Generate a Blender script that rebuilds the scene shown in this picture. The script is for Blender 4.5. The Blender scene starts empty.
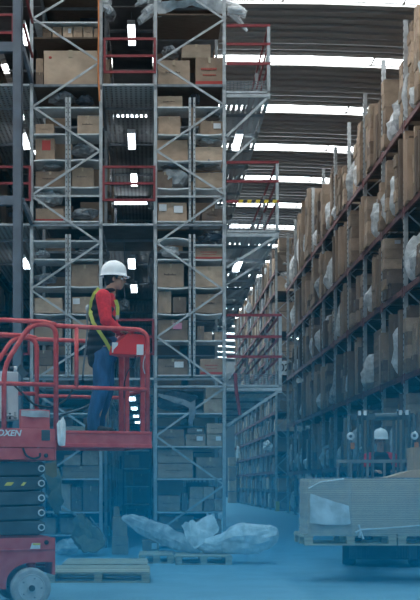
import bpy, bmesh, math, random
from mathutils import Vector, Matrix, noise
random.seed(7)
sc = bpy.context.scene
COL = sc.collection
F, VX, VY, CH = 1100.0, 149.0, 484.0, 1.25      # focal length (px), vanishing point, camera height

# ------------------------------------------------------------------ camera, world, exposure
cam = bpy.data.cameras.new('camera'); camo = bpy.data.objects.new('camera', cam); COL.objects.link(camo)
cam.sensor_fit = 'HORIZONTAL'; cam.sensor_width = 36; cam.lens = F / 420 * 36
cam.shift_x = (210 - VX) / 420; cam.shift_y = (VY - 300) / 420
cam.clip_start = 0.1; cam.clip_end = 400
camo.location = (0, 0, CH)
camo.rotation_euler = (math.radians(90), 0, 0)
sc.camera = camo
w = bpy.data.worlds.new('world'); sc.world = w; w.use_nodes = True
w.node_tree.nodes['Background'].inputs[0].default_value = (0.75, 0.85, 1, 1)
w.node_tree.nodes['Background'].inputs[1].default_value = 1.0
sc.view_settings.view_transform = 'Standard'; sc.view_settings.look = 'None'
sc.view_settings.gamma = 1; sc.view_settings.use_curve_mapping = False
sc.view_settings.exposure = 0.22
sc.cycles.max_bounces = 6; sc.cycles.diffuse_bounces = 4; sc.cycles.volume_bounces = 2
sc.cycles.transparent_max_bounces = 24
SKY_STRENGTH = 11.5

# ------------------------------------------------------------------ materials
def mat(name, col, rough=0.6, metal=0.0, var=0.0, nscale=8.0, ncol=None, rnd=0.0, bump=0.0, emit=None, estr=0, alpha=1.0, detail=4, stretch=None, spec=0.5):
    m = bpy.data.materials.new(name); m.use_nodes = True
    nt = m.node_tree; b = nt.nodes['Principled BSDF']
    b.inputs['Roughness'].default_value = rough; b.inputs['Metallic'].default_value = metal
    b.inputs['Base Color'].default_value = (*col, 1); b.inputs['Alpha'].default_value = alpha
    b.inputs['Specular IOR Level'].default_value = spec
    if emit:
        b.inputs['Emission Color'].default_value = (*emit, 1); b.inputs['Emission Strength'].default_value = estr
    if var or ncol or bump:
        tc = nt.nodes.new('ShaderNodeTexCoord'); n = nt.nodes.new('ShaderNodeTexNoise')
        n.inputs['Scale'].default_value = nscale; n.inputs['Detail'].default_value = detail
        mp = nt.nodes.new('ShaderNodeMapping'); mp.inputs['Scale'].default_value = stretch or (1, 1, 1)
        nt.links.new(tc.outputs['Object'], mp.inputs[0]); nt.links.new(mp.outputs[0], n.inputs['Vector'])
        r = nt.nodes.new('ShaderNodeValToRGB'); r.color_ramp.elements[0].position = .35; r.color_ramp.elements[1].position = .68
        c0 = tuple(c * (1 - var) for c in col); c1 = ncol or tuple(min(1, c * (1 + var)) for c in col)
        r.color_ramp.elements[0].color = (*c0, 1); r.color_ramp.elements[1].color = (*c1, 1)
        nt.links.new(n.outputs['Fac'], r.inputs[0])
        out = r.outputs[0]
        if rnd:
            oi = nt.nodes.new('ShaderNodeObjectInfo'); mr = nt.nodes.new('ShaderNodeMapRange')
            mr.inputs['To Min'].default_value = 1 - rnd; mr.inputs['To Max'].default_value = 1 + rnd
            nt.links.new(oi.outputs['Random'], mr.inputs[0])
            hs = nt.nodes.new('ShaderNodeHueSaturation'); nt.links.new(mr.outputs[0], hs.inputs['Value'])
            nt.links.new(out, hs.inputs['Color']); out = hs.outputs[0]
        nt.links.new(out, b.inputs['Base Color'])
        if bump:
            bp = nt.nodes.new('ShaderNodeBump'); bp.inputs['Strength'].default_value = bump; bp.inputs['Distance'].default_value = .02
            nt.links.new(n.outputs['Fac'], bp.inputs['Height']); nt.links.new(bp.outputs[0], b.inputs['Normal'])
    return m

M = dict(
    card=mat('cardboard', (.32, .225, .158), .85, var=.14, nscale=3, rnd=.42, bump=.1),
    card_pale=mat('pale_cardboard', (.41, .30, .215), .85, var=.14, nscale=3, rnd=.32, bump=.1),
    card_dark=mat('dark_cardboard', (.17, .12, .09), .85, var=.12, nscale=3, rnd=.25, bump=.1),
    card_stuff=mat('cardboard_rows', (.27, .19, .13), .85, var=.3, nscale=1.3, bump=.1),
    tape=mat('packing_tape', (.46, .36, .25), .25),
    white_label=mat('white_paper', (.75, .75, .76), .7),
    pink_label=mat('pink_paper', (.75, .30, .42), .7),
    yellow_label=mat('yellow_paper', (.75, .60, .10), .7),
    ink=mat('printing_ink', (.10, .07, .06), .8),
    red_ink=mat('red_ink', (.45, .06, .05), .8),
    steel=mat('galvanised_steel', (.42, .44, .45), .5, .25, var=.18, nscale=6),
    steel_dull=mat('dull_steel', (.20, .22, .24), .6, .2, var=.2, nscale=5),
    shelf=mat('shelf_steel', (.62, .64, .65), .45, .2, var=.1, nscale=9),
    wood=mat('shelf_board', (.11, .075, .055), .9, var=.25, nscale=5, stretch=(1, 8, 1)),
    palw=mat('pallet_wood', (.50, .42, .31), .85, var=.25, nscale=4, stretch=(1, 6, 6), rnd=.12),
    redrail=mat('dark_red_paint', (.23, .022, .028), .5, var=.2, nscale=10),
    rust=mat('rust_red_beam', (.17, .052, .050), .6, var=.35, nscale=7),
    liftred=mat('faded_red_lift_paint', (.68, .055, .055), .45, var=.14, nscale=12, ncol=(.70, .11, .10)),
    liftbody=mat('scuffed_red_lift_paint', (.64, .075, .075), .5, var=.15, nscale=7, ncol=(.66, .13, .125)),
    brightred=mat('bright_red_plastic', (.78, .035, .035), .4),
    darksteel=mat('dark_grey_lift_steel', (.075, .10, .115), .5, .2, var=.2, nscale=5),
    column=mat('blue_grey_column_paint', (.12, .14, .17), .55, var=.15, nscale=3),
    grate=mat('grating_steel', (.46, .48, .49), .5, .2),
    plate=mat('dark_deck_plate', (.10, .10, .105), .6, var=.2, nscale=3),
    roof=mat('roof_sheet', (.36, .35, .34), .55, .1, var=.12, nscale=.7, stretch=(.3, 2, 1)),
    concrete=mat('blue_tinted_concrete', (.27, .45, .54), .38, var=.12, nscale=1.4, bump=.05, detail=8),  # blue of the graphic tint is put into the grey floor's colour
    wallm=mat('wall_sheet', (.16, .165, .17), .7, var=.1, nscale=.5),
    rubber=mat('black_rubber', (.02, .02, .022), .6),
    tyre=mat('pale_grey_solid_tyre', (.42, .43, .44), .7, var=.12, nscale=12),
    rim=mat('pale_wheel_rim', (.52, .53, .54), .5, var=.1, nscale=10),
    white=mat('white_paint', (.72, .73, .74), .5, var=.06, nscale=6),
    skin=mat('skin', (.45, .235, .16), .55), hair=mat('black_hair', (.012, .010, .010), .5),
    helmet=mat('white_helmet_plastic', (.86, .87, .88), .25),
    jacket_red=mat('red_jacket_cloth', (.62, .022, .035), .85, var=.16, nscale=30, bump=.3),
    jacket_black=mat('black_vest_cloth', (.014, .016, .022), .85, var=.2, nscale=25, bump=.3),
    jeans=mat('blue_denim', (.035, .10, .22), .9, var=.35, nscale=14, bump=.4, stretch=(1, 1, .3)),
    boot=mat('dark_boot_leather', (.03, .025, .022), .6),
    strap=mat('yellow_green_webbing', (.44, .50, .08), .7),
    yellow=mat('safety_yellow', (.72, .48, .02), .5), black=mat('black_paint', (.015, .015, .017), .5),
    orange=mat('orange_strap', (.62, .20, .06), .7),
    bag=mat('olive_brown_sheet', (.16, .14, .09), .6, var=.3, nscale=4),
    blackwrap=mat('dark_stretch_film', (.05, .065, .085), .25, var=.4, nscale=4, bump=.8),
    boards=mat('stacked_board_edges', (.60, .49, .38), .8, var=.12, nscale=3, stretch=(.2, .2, 14)),
    glow=mat('fluorescent_tube', (1, 1, 1), .5, emit=(.88, .94, 1), estr=9),
    glass=mat('lamp_glass', (.8, .82, .85), .1),
)
def film(name, col, amount, rough=.3):
    m = bpy.data.materials.new(name); m.use_nodes = True; nt = m.node_tree; b = nt.nodes['Principled BSDF']
    b.inputs['Base Color'].default_value = (*col, 1); b.inputs['Roughness'].default_value = rough
    tc = nt.nodes.new('ShaderNodeTexCoord'); n = nt.nodes.new('ShaderNodeTexNoise'); n.inputs['Scale'].default_value = 6; n.inputs['Detail'].default_value = 6
    nt.links.new(tc.outputs['Object'], n.inputs['Vector'])
    mr = nt.nodes.new('ShaderNodeMapRange'); mr.inputs['From Min'].default_value = .35; mr.inputs['From Max'].default_value = .7
    mr.inputs['To Min'].default_value = amount * .6; mr.inputs['To Max'].default_value = min(1, amount * 1.3)
    nt.links.new(n.outputs['Fac'], mr.inputs[0]); nt.links.new(mr.outputs[0], b.inputs['Alpha'])
    bp = nt.nodes.new('ShaderNodeBump'); bp.inputs['Strength'].default_value = .8; bp.inputs['Distance'].default_value = .03
    nt.links.new(n.outputs['Fac'], bp.inputs['Height']); nt.links.new(bp.outputs[0], b.inputs['Normal'])
    return m
M['film'] = film('clear_plastic_film', (.55, .58, .60), .75)
M['film_grey'] = film('grey_plastic_film', (.26, .28, .30), .85)
M['film_white'] = film('white_plastic_film', (.82, .84, .85), .98, .45)
M['film_thin'] = film('thin_stretch_film', (.75, .80, .84), .16, .2)
def skymat():
    m = bpy.data.materials.new('translucent_skylight'); m.use_nodes = True; b = m.node_tree.nodes['Principled BSDF']
    b.inputs['Base Color'].default_value = (.8, .85, .85, 1)
    b.inputs['Emission Color'].default_value = (.93, .98, 1, 1); b.inputs['Emission Strength'].default_value = SKY_STRENGTH
    return m
M['sky'] = skymat()

# ------------------------------------------------------------------ mesh helpers
class MB:
    def __init__(s): s.v = []; s.f = []; s.m = []; s.mi = 0
    def add(s, vs, fs):
        k = len(s.v); s.v += [tuple(v) for v in vs]; s.f += [tuple(i + k for i in f) for f in fs]; s.m += [s.mi] * len(fs); return s
    def box(s, x0, x1, y0, y1, z0, z1):
        return s.add([(x0,y0,z0),(x1,y0,z0),(x1,y1,z0),(x0,y1,z0),(x0,y0,z1),(x1,y0,z1),(x1,y1,z1),(x0,y1,z1)],
                     [(0,3,2,1),(4,5,6,7),(0,1,5,4),(1,2,6,5),(2,3,7,6),(3,0,4,7)])
    def bar(s, a, b, w, h, up=(0, 1, 0)):
        a = Vector(a); b = Vector(b); d = (b - a).normalized(); up = Vector(up)
        sd = d.cross(up)
        if sd.length < 1e-4: sd = d.cross(Vector((1, 0, 0)))
        sd.normalize(); up = sd.cross(d).normalized(); sd *= w / 2; up = up * h / 2
        vs = [a-sd-up, a+sd-up, a+sd+up, a-sd+up, b-sd-up, b+sd-up, b+sd+up, b-sd+up]
        return s.add(vs, [(0,1,2,3),(7,6,5,4),(0,4,5,1),(1,5,6,2),(2,6,7,3),(3,7,4,0)])
    def tube(s, pts, r, n=8, cap=True):
        pts = [Vector(p) for p in pts]; rs = r if isinstance(r, (list, tuple)) else [r] * len(pts)
        t0 = (pts[1] - pts[0]).normalized(); nrm = t0.orthogonal().normalized(); vs = []
        for i, p in enumerate(pts):
            t = ((pts[min(i+1, len(pts)-1)] - p).normalized() + (p - pts[max(i-1, 0)]).normalized())
            t = t.normalized() if t.length > 1e-6 else t0
            nrm = (nrm - t * nrm.dot(t)).normalized(); bn = t.cross(nrm)
            for k in range(n):
                a = 2 * math.pi * k / n; vs.append(p + (nrm * math.cos(a) + bn * math.sin(a)) * rs[i])
        fs = [(i*n+k, i*n+(k+1) % n, (i+1)*n+(k+1) % n, (i+1)*n+k) for i in range(len(pts)-1) for k in range(n)]
        if cap: fs += [tuple(range(n))[::-1], tuple((len(pts)-1)*n + k for k in range(n))]
        return s.add(vs, fs)
    def prism(s, poly, y0, y1):          # poly in (x, z), counter-clockwise seen from -y
        n = len(poly)
        vs = [(x, y0, z) for x, z in poly] + [(x, y1, z) for x, z in poly]
        return s.add(vs, [tuple(range(n)), tuple(range(2*n-1, n-1, -1))] + [(i, i+n, (i+1) % n + n, (i+1) % n) for i in range(n)])
    def lathe(s, prof, c, axis='y', n=24):     # prof: (radius, offset along axis)
        vs = []; c = Vector(c)
        for r, o in prof:
            for k in range(n):
                a = 2*math.pi*k/n; ca, sa = r*math.cos(a), r*math.sin(a)
                vs.append(c + Vector({'y': (ca, o, sa), 'z': (ca, sa, o), 'x': (o, ca, sa)}[axis]))
        fs = [(i*n+k, i*n+(k+1) % n, (i+1)*n+(k+1) % n, (i+1)*n+k) for i in range(len(prof)-1) for k in range(n)]
        fs += [tuple(range(n)), tuple((len(prof)-1)*n+k for k in range(n))[::-1]]
        return s.add(vs, fs)
    def ell(s, c, r, n=10, rot=None):
        c = Vector(c); vs = []; m = n // 2 + 1
        for i in range(m + 1):
            th = math.pi * i / m
            for k in range(n):
                a = 2*math.pi*k/n
                v = Vector((r[0]*math.sin(th)*math.cos(a), r[1]*math.sin(th)*math.sin(a), r[2]*math.cos(th)))
                if rot: v = rot @ v
                vs.append(c + v)
        return s.add(vs, [(i*n+k, (i+1)*n+k, (i+1)*n+(k+1) % n, i*n+(k+1) % n) for i in range(m) for k in range(n)])
    def mesh(s, name, mats, org=(0, 0, 0), smooth=False, fix=True):
        me = bpy.data.meshes.new(name); ox, oy, oz = org
        me.from_pydata([(x-ox, y-oy, z-oz) for x, y, z in s.v], [], s.f)
        if not isinstance(mats, (list, tuple)): mats = [mats]
        for m_ in mats: me.materials.append(m_)
        me.polygons.foreach_set('material_index', s.m)
        if fix:
            bm = bmesh.new(); bm.from_mesh(me); bmesh.ops.recalc_face_normals(bm, faces=bm.faces); bm.to_mesh(me); bm.free()
        if smooth: me.polygons.foreach_set('use_smooth', [True] * len(me.polygons))
        me.update(); return me
    def build(s, name, mats, parent=None, org=(0, 0, 0), smooth=False, bevel=0):
        o = bpy.data.objects.new(name, s.mesh(name, mats, org, smooth)); COL.objects.link(o)
        if parent: o.parent = parent
        else: o.location = org
        if bevel:
            b = o.modifiers.new('bevel', 'BEVEL'); b.width = bevel; b.segments = 2; b.limit_method = 'ANGLE'
        return o
def put(name, me, parent=None, loc=(0, 0, 0), scale=None, rot=None):
    o = bpy.data.objects.new(name, me); COL.objects.link(o); o.location = loc
    if scale: o.scale = scale
    if rot: o.rotation_euler = rot
    if parent: o.parent = parent
    return o
def tag(o, label, cat, group=None, kind=None):
    o['label'] = label; o['category'] = cat
    if group: o['group'] = group
    if kind: o['kind'] = kind
    return o
def thing(name, label, cat, loc=(0, 0, 0), rz=0, group=None):
    o = bpy.data.objects.new(name, None); COL.objects.link(o); o.location = loc; o.rotation_euler = (0, 0, rz)
    o.empty_display_size = .1
    return tag(o, label, cat, group)
def struct(o): o['kind'] = 'structure'; return o
def K(x, y, Y): return Vector(((x - VX) * Y / F, Y, CH + (VY - y) * Y / F))
def KX(x, Y): return (x - VX) * Y / F
def KZ(y, Y): return CH + (VY - y) * Y / F
ORD = ['lowest', 'second', 'third', 'fourth', 'fifth', 'sixth', 'seventh', 'eighth', 'ninth', 'tenth', 'eleventh', 'twelfth', 'thirteenth', 'fourteenth', 'fifteenth', 'sixteenth', 'seventeenth']

# ------------------------------------------------------------------ the hall
X0, X1, Y0, Y1 = -16.0, 12.5, -14.0, 104.0
struct(MB().box(X0, X1, Y0, Y1, -.2, 0).build('floor', M['concrete']))
def roofz(x): return 13.25 - (x - 2.5) ** 2 / 170.0
ceil = struct(bpy.data.objects.new('ceiling', None)); COL.objects.link(ceil)
xs = [X0 + (X1 - X0) * i / 14 for i in range(15)]
PITCH, SKW, NP = 4.0, .52, 8
pw = (PITCH - SKW) / NP
def strip(y0, y1, dz0, dz1, th):
    b = MB(); n = len(xs)
    vs = [(x, y0, roofz(x)+dz0) for x in xs] + [(x, y1, roofz(x)+dz1) for x in xs] + [(x, y0, roofz(x)+dz0+th) for x in xs] + [(x, y1, roofz(x)+dz1+th) for x in xs]
    fs = [(i, i+1, n+i+1, n+i) for i in range(n-1)] + [(2*n+i, 3*n+i, 3*n+i+1, 2*n+i+1) for i in range(n-1)]
    fs += [(i, 2*n+i, 2*n+i+1, i+1) for i in range(n-1)] + [(n+i, n+i+1, 3*n+i+1, 3*n+i) for i in range(n-1)]
    return b.add(vs, fs)
rp = strip(0, pw + .03, 0, .035, .02); 
rp.add(*(lambda q: (q.v, q.f))(strip(0, .035, -.045, -.045, .05)))
rpm = rp.mesh('roof_panel', M['roof'], smooth=False)
skm = strip(0, SKW, .05, .05, .02).mesh('skylight_panel', M['sky'])
mul = MB()
for i in range(10):
    x = X0 + 1.3 + i * 3.0; mul.box(x, x+.05, 0, SKW, roofz(x)+.0, roofz(x)+.05)
mulm = mul.mesh('skylight_bar', M['roof'])
k0 = int((Y0 - 27.1) / PITCH) 
for k in range(k0, 20):
    y = 27.1 - SKW/2 + k * PITCH
    put('skylight_panel', skm, ceil, (0, y, 0)); put('skylight_bar', mulm, ceil, (0, y, 0))
    for j in range(NP): put('roof_panel', rpm, ceil, (0, y + SKW + j * pw, 0))
struct(MB().box(X0-.3, X1+.3, Y0-.3, Y1+.3, 13.6, 13.7).build('light_seal_1', M['wallm']))  # unseen slab added above the roof sheets to block sky light leaking through
struct(MB().box(X0, 1.45, 50.2, 50.4, 0, 13.0).build('wall_blocker', M['wallm']))  # added dark wall, hides the bright roof behind the left towers
struct(MB().box(X0-.3, X0, Y0, Y1, 0, 13.6).build('wall_left', M['wallm']))
struct(MB().box(X1, X1+.3, Y0, Y1, 0, 13.6).build('wall_right', M['wallm']))
struct(MB().box(X0, X1, Y1, Y1+.3, 0, 13.6).build('wall_back', M['wallm']))
struct(MB().box(X0, X1, Y0-.3, Y0, 0, 13.6).build('wall_front', M['wallm']))

# ------------------------------------------------------------------ cartons and plastic
def unit_carton(seed):
    rnd = random.Random(seed); b = MB()
    g = [-.5, -.25, .25, .5]; bm = bmesh.new()
    bmesh.ops.create_cube(bm, size=1)
    bmesh.ops.subdivide_edges(bm, edges=bm.edges, cuts=2, use_grid_fill=True)
    for v in bm.verts:
        e = sum(abs(abs(c) - .5) < 1e-4 for c in v.co)
        a = .012 if e == 1 else .006
        v.co += Vector((rnd.uniform(-a, a), rnd.uniform(-a, a), rnd.uniform(-a, a)))
        v.co.z += .5
    bmesh.ops.recalc_face_normals(bm, faces=bm.faces)
    me = bpy.data.meshes.new('carton'); bm.to_mesh(me); bm.free(); return me
UC = {}
for mk in ('card', 'card_pale', 'card_dark'):
    UC[mk] = []
    for s_ in range(4):
        me = unit_carton(s_); me.materials.append(M[mk]); UC[mk].append(me)
TAPE = MB().box(-.04, .04, -.515, .515, .99, 1.016).box(-.04, .04, -.518, -.49, .80, 1.01).mesh('tape', M['tape'])
TAPEX = MB().box(-.518, .518, -.05, .05, .99, 1.016).box(-.52, -.49, -.05, .05, .72, 1.01).mesh('tape', M['tape'])
def lab(mk, x0, x1, z0, z1): return MB().box(x0, x1, -.53, -.49, z0, z1).mesh('shipping_label', M[mk])
LAB = {'W': lab('white_label', .05, .36, .45, .82), 'P': lab('pink_label', .0, .3, .55, .85),
       'S': MB().box(-.5, .5, -.522, -.49, .03, .16).mesh('red_stripe', M['red_ink']),
       'w': lab('white_label', -.46, -.2, .55, .9),
       'X': lab('red_ink', -.15, .3, .45, .9), 'B': MB().lathe([(.03, 0), (.03, .03)], (-.38, -.525, .8), 'y', 12).mesh('stain', M['red_ink']),
       'Y': lab('yellow_label', -.1, .1, .3, .75)}
pr = MB()
for i in range(9):
    h = .035 + .03 * (i % 3 == 0); pr.box(-.26 + .052*i, -.26 + .052*i + .034, -.524, -.49, .50, .50 + h)
PRINT = pr.mesh('print', M['ink'])
pr2 = MB()
for i in range(8):
    pr2.box(-.30 + .072*i, -.30 + .072*i + .05, -.524, -.49, .56, .62)
    pr2.box(-.24 + .06*i, -.24 + .06*i + .04, -.524, -.49, .36, .40)
PRINT_R = pr2.mesh('print', M['red_ink'])
NC = [0]
def carton(x, y, z, w, d, h, mk='card', feat='', label='', group=None, tape=True, rz=0):
    """x,y = centre, z = bottom"""
    NC[0] += 1
    o = put('carton', random.choice(UC[mk]), None, (x, y, z), (w, d, h), (0, 0, rz)); tag(o, label, 'carton', group)
    if tape: put('tape', TAPE, o)
    for c in feat:
        if c in LAB: put({'S': 'red_stripe', 'X': 'red_print', 'B': 'stain'}.get(c, 'shipping_label'), LAB[c], o)
        elif c == 'T': put('print', PRINT, o)
        elif c == 'R': put('print', PRINT_R, o)
    return o

def crumple(name, c, size, mk, label, cat='plastic wrap', seed=0, group=None, n=3, amp=.45, parent=None, spiky=1.6):
    bm = bmesh.new(); bmesh.ops.create_icosphere(bm, subdivisions=n, radius=1)
    off = Vector((seed * 3.7, seed * 1.3, seed * .7))
    for v in bm.verts:
        d = noise.noise(v.co * spiky + off) * amp + abs(noise.noise(v.co * spiky * 2.3 + off)) * amp * .8 + noise.noise(v.co * 7 + off) * amp * .25
        v.co *= 1 + d
        v.co = Vector((v.co.x * size[0] / 2, v.co.y * size[1] / 2, max(v.co.z, -.8) * size[2] / 2))
    me = bpy.data.meshes.new(name); bm.to_mesh(me); bm.free(); me.materials.append(M[mk])
    o = put(name, me, parent, c)
    if not parent: tag(o, label, cat, group)
    return o
def sheet(name, pts, mk, label, cat, thick=.012, seed=0, nu=24, nv=10, amp=.05, parent=None):
    """a crumpled sheet between two edge polylines pts[0], pts[1]"""
    def samp(pl, t):
        t *= len(pl) - 1; i = min(int(t), len(pl) - 2); return Vector(pl[i]).lerp(Vector(pl[i+1]), t - i)
    vs = []; fs = []
    for i in range(nu + 1):
        a, b_ = samp(pts[0], i / nu), samp(pts[1], i / nu)
        for j in range(nv + 1):
            p = a.lerp(b_, j / nv); q = p * 4 + Vector((seed, seed, seed))
            vs.append(p + Vector((noise.noise(q), noise.noise(q + Vector((9, 0, 0))), noise.noise(q * 2 + Vector((0, 9, 0))))) * amp)
    for i in range(nu):
        for j in range(nv): k = i*(nv+1)+j; fs.append((k, k+1, k+nv+2, k+nv+1))
    org = vs[0]
    b = MB(); b.add(vs, fs); o = b.build(name, M[mk], parent, tuple(org) if not parent else (0, 0, 0))
    s = o.modifiers.new('solid', 'SOLIDIFY'); s.thickness = thick
    if not parent: tag(o, label, cat)
    return o

# ------------------------------------------------------------------ end racks (mezzanine shelving blocks)
YF = 21.36
S = F / YF
DECKS = [KZ(378, YF), KZ(224, YF), KZ(84.5, YF), KZ(-48, YF)]     # deck heights front edge
NB, BAY = 11, 2.5
ZT = DECKS[3]
def rack_block(nm, xl, xr, brz, boardset, shelfset, midx, which):
    """xl,xr world x of the posts; brz list of brace segments in px; shelves in px y"""
    root = thing('mezzanine_rack', nm, 'rack', ((xl+xr)/2, YF, 0)); org = tuple(root.location)
    pw_ = .062
    post = MB().box(-pw_/2, pw_/2, 0, .06, 0, ZT).mesh('post', M['steel'])
    bolt = None
    for b in range(NB + 1):
        for x in (xl, xr): put('post', post, root, (x - org[0], b * BAY + (0 if b < NB else -.06), 0))
    foot = MB().box(-.07, .07, -.03, .11, 0, .015).mesh('foot_plate', M['steel'])
    for x in (xl, xr): put('foot_plate', foot, root, (x - org[0], 0, 0))
    for (a, c) in brz:
        A = K(a[0], a[1], YF - .012); B = K(c[0], c[1], YF - .012)
        MB().bar(A, B, .038, .022).build('brace', M['steel'], root, org)
    # deck-level beams and boards; every bay
    wdt = xr - xl
    beam = MB().box(-wdt/2 + .03, wdt/2 - .03, -.02, .03, -.045, 0).mesh('beam', M['steel_dull'])
    sbeam = MB().box(-.025, .025, 0, BAY, -.10, 0).mesh('side_beam', M['steel_dull'])
    for z in DECKS:
        for b in range(NB):
            put('beam', beam, root, (0, b*BAY, z))
            for x in (xl, xr): put('side_beam', sbeam, root, (x - org[0], b*BAY, z))
    board = MB().box(-wdt/2 + .04, wdt/2 - .04, .03, 1.2, -.03, 0).mesh('board', M['wood'])
    for y in boardset: put('board', board, root, (0, 0, KZ(y, YF)))
    # light steel edge of each shelf and its plate
    mx0, mx1 = midx
    cx0, cx1 = KX(mx0, YF), KX(mx1, YF)
    for (half, y, wavy) in shelfset:
        a, c = (xl + .04, xr - .04) if half == 'F' else ((xl + .04, cx0) if half == 'L' else (cx1, xr - .04))
        z = KZ(y, YF); n = 6; vs = []; 
        m = MB(); m.mi = 0
        d = .62 if half != 'F' else 1.1
        for i in range(n):
            xa, xb = a + (c-a)*i/n, a + (c-a)*(i+1)/n
            sag = lambda t: -wavy * math.sin(math.pi * t) * .05
            za, zb = z + sag(i/n), z + sag((i+1)/n)
            m.add([(xa, YF+.03, za-.026), (xb, YF+.03, zb-.026), (xb, YF+.03, zb), (xa, YF+.03, za), (xa, YF+d, za-.026), (xb, YF+d, zb-.026), (xb, YF+d, zb), (xa, YF+d, za)],
                  [(0,1,2,3),(3,2,6,7),(0,4,5,1),(4,7,6,5)])
        m.build('shelf', M['shelf'], root, org)
    # double centre posts (with punched holes as small dark slots)
    for (ya, yb) in ((97, 222), (234, 376)):
        for x in (mx0, mx1):
            X = KX(x, YF); b = MB().box(X-.022, X+.022, YF+.02, YF+.07, KZ(yb, YF), KZ(ya, YF))
            b.mi = 1; z = KZ(yb, YF) + .05
            while z < KZ(ya, YF) - .05: b.box(X-.007, X+.007, YF+.015, YF+.021, z, z+.025); z += .09
            b.build('shelf_post', [M['steel'], M['black']], root, org)
    # shelves of the deeper bays (one shared plate per bay and level)
    sh = MB().box(-wdt/2+.02, wdt/2-.02, .08, BAY-.04, -.03, 0).mesh('deep_shelf', M['steel_dull'])
    lv = []
    for a in range(4):
        base = 0.12 if a == 0 else DECKS[a-1]
        top = DECKS[a]
        for k in range(4): lv.append(base + (top - base) * k / 4)
    for b in range(1, NB):
        for z in lv[:: (1 if b < 4 else 2)]: put('deep_shelf', sh, root, (0, b*BAY, z + .0))
    return root, lv

RX0, RX1 = KX(155.5, YF), KX(224.3, YF)
LX0, LX1 = KX(31.5, YF), KX(100.8, YF)
bR = [((195, 0), (224, 19)), ((224, 19.5), (157, 62)), ((157, 62), (224, 105)), ((224, 105), (157, 151)), ((157, 151), (224, 194)), ((157, 196.5), (224, 196.5)),
      ((224, 196), (157, 243)), ((157, 243), (224, 290)), ((224, 290), (157, 337)), ((157, 337), (223, 384)), ((156, 386.5), (224, 386.5)), ((223, 389), (156, 436)),
      ((156, 436), (223, 484)), ((223, 486), (160, 530)), ((224, 4), (205, -6))]
bL = [((64, 0), (34, 18)), ((34, 19), (100, 62)), ((100, 62), (33, 106.5)), ((33, 107), (100, 151)), ((100, 151), (32, 195)), ((33, 196), (100, 196)), ((33, 197), (100, 243)),
      ((100, 243), (31, 289)), ((31, 290), (100, 336)), ((100, 336), (31, 382)), ((31, 386.5), (100, 386.5)), ((31, 390), (100, 436)), ((100, 436), (31, 484)), ((31, 486), (99, 530))]
bR = bR[:-1]
shR = [(h, y, wv) for y, wv in ((106, 0), (133, .3), (159.6, .3), (187, .4), (220.5, 0), (286.5, .4), (312.5, .6), (340, 0), (374.5, 0)) for h in 'LR'] + [('L', 239, -.8), ('L', 258.5, 0), ('R', 244, 0), ('R', 258.5, .2)] + \
      [('F', 412.8, 0), ('F', 446, 0), ('F', 478.4, 0), ('F', 512, 0), ('F', 545, 0)]
shL = [(h, y, wv) for y, wv in ((106.3, 0), (133, 0), (159.5, -.4), (186, .2), (220.5, 0), (240, 0), (258.5, 0), (285.5, .3), (312.8, .4), (340, 0), (374.5, 0)) for h in 'LR'] + \
      [('F', 21, 0), ('F', 412.8, 0), ('F', 446, 0), ('F', 478.4, 0), ('F', 512, 0), ('F', 535, 0)]
rackR, LV = rack_block('grey steel shelving tower right of the dark aisle, zigzag bracing on its end', RX0, RX1, bR, [13, 84], shR, (190, 194.3), 'R')
rackL, LV = rack_block('grey steel shelving tower left of the dark aisle, partly behind the red lift', LX0, LX1, bL, [36.5, 84], shL, (66.3, 69.6), 'L')

# table of cartons on the two end frames: (x0,y0,x1,y1, material, features)
CR = [(158,58,190,84,'card_pale','T'),(196,55,224,84,'card','RS'),(182,42,211,55.3,'card_pale',''),
 (158,94,183,106,'card_pale','T'),(158,114,180,133,'card',''),(200,119,224,133,'card','W'),
 (157,138,188,159,'card',''),(195,145,224,159,'card_pale',''),(158,170,173,186,'card_dark',''),(196,171,224,186,'card_pale',''),
 (158,201,187,220,'card','wW'),(202,207,224,220,'card_dark','T'),(195,246,224,258,'card','SR'),
 (158,262,184,286,'card','T'),(195,265,224,286,'card_pale',''),(158,290,171,312,'card',''),(172.5,296,186,312,'card_dark',''),(195,293,224,312,'card','T'),
 (158,319,188,340,'card','TP'),(197,325,204,340,'card_dark',''),(205,331,213,340,'card',''),(214.5,331,224,340,'card_pale',''),
 (158,358,188,374.3,'card','TW'),(201,358,224,374.3,'card','RS'),
 (205,398.5,224,412.5,'card_pale',''),(206,385,224,398,'card_pale',''),
 (158,429,184,445.7,'card','T'),(186,434,206,445.7,'card_pale','TW'),(207.5,434,224,445.7,'card_pale','TW'),(207.5,423,224,433.6,'card_pale','T'),(188,428,205,433.6,'card_dark','W'),
 (158,463.5,193,478,'card','T'),(158,449,193,463,'card','T'),(196,457,224,478,'card_pale','T'),
 (158,496,180,511.6,'card','T'),(182.5,493,188,511.6,'card_dark',''),
 (190,499.5,203,511.6,'card_pale',''),(204,499.5,214.5,511.6,'card',''),(215.5,499.5,224,511.6,'card_pale',''),
 (190,487,203,499,'card_pale',''),(204,487,214.5,499,'card_pale',''),(215.5,487,224,499,'card',''),
 (160,516,194,544.8,'card','T'),(197,520,222,544.8,'card_pale','')]
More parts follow.
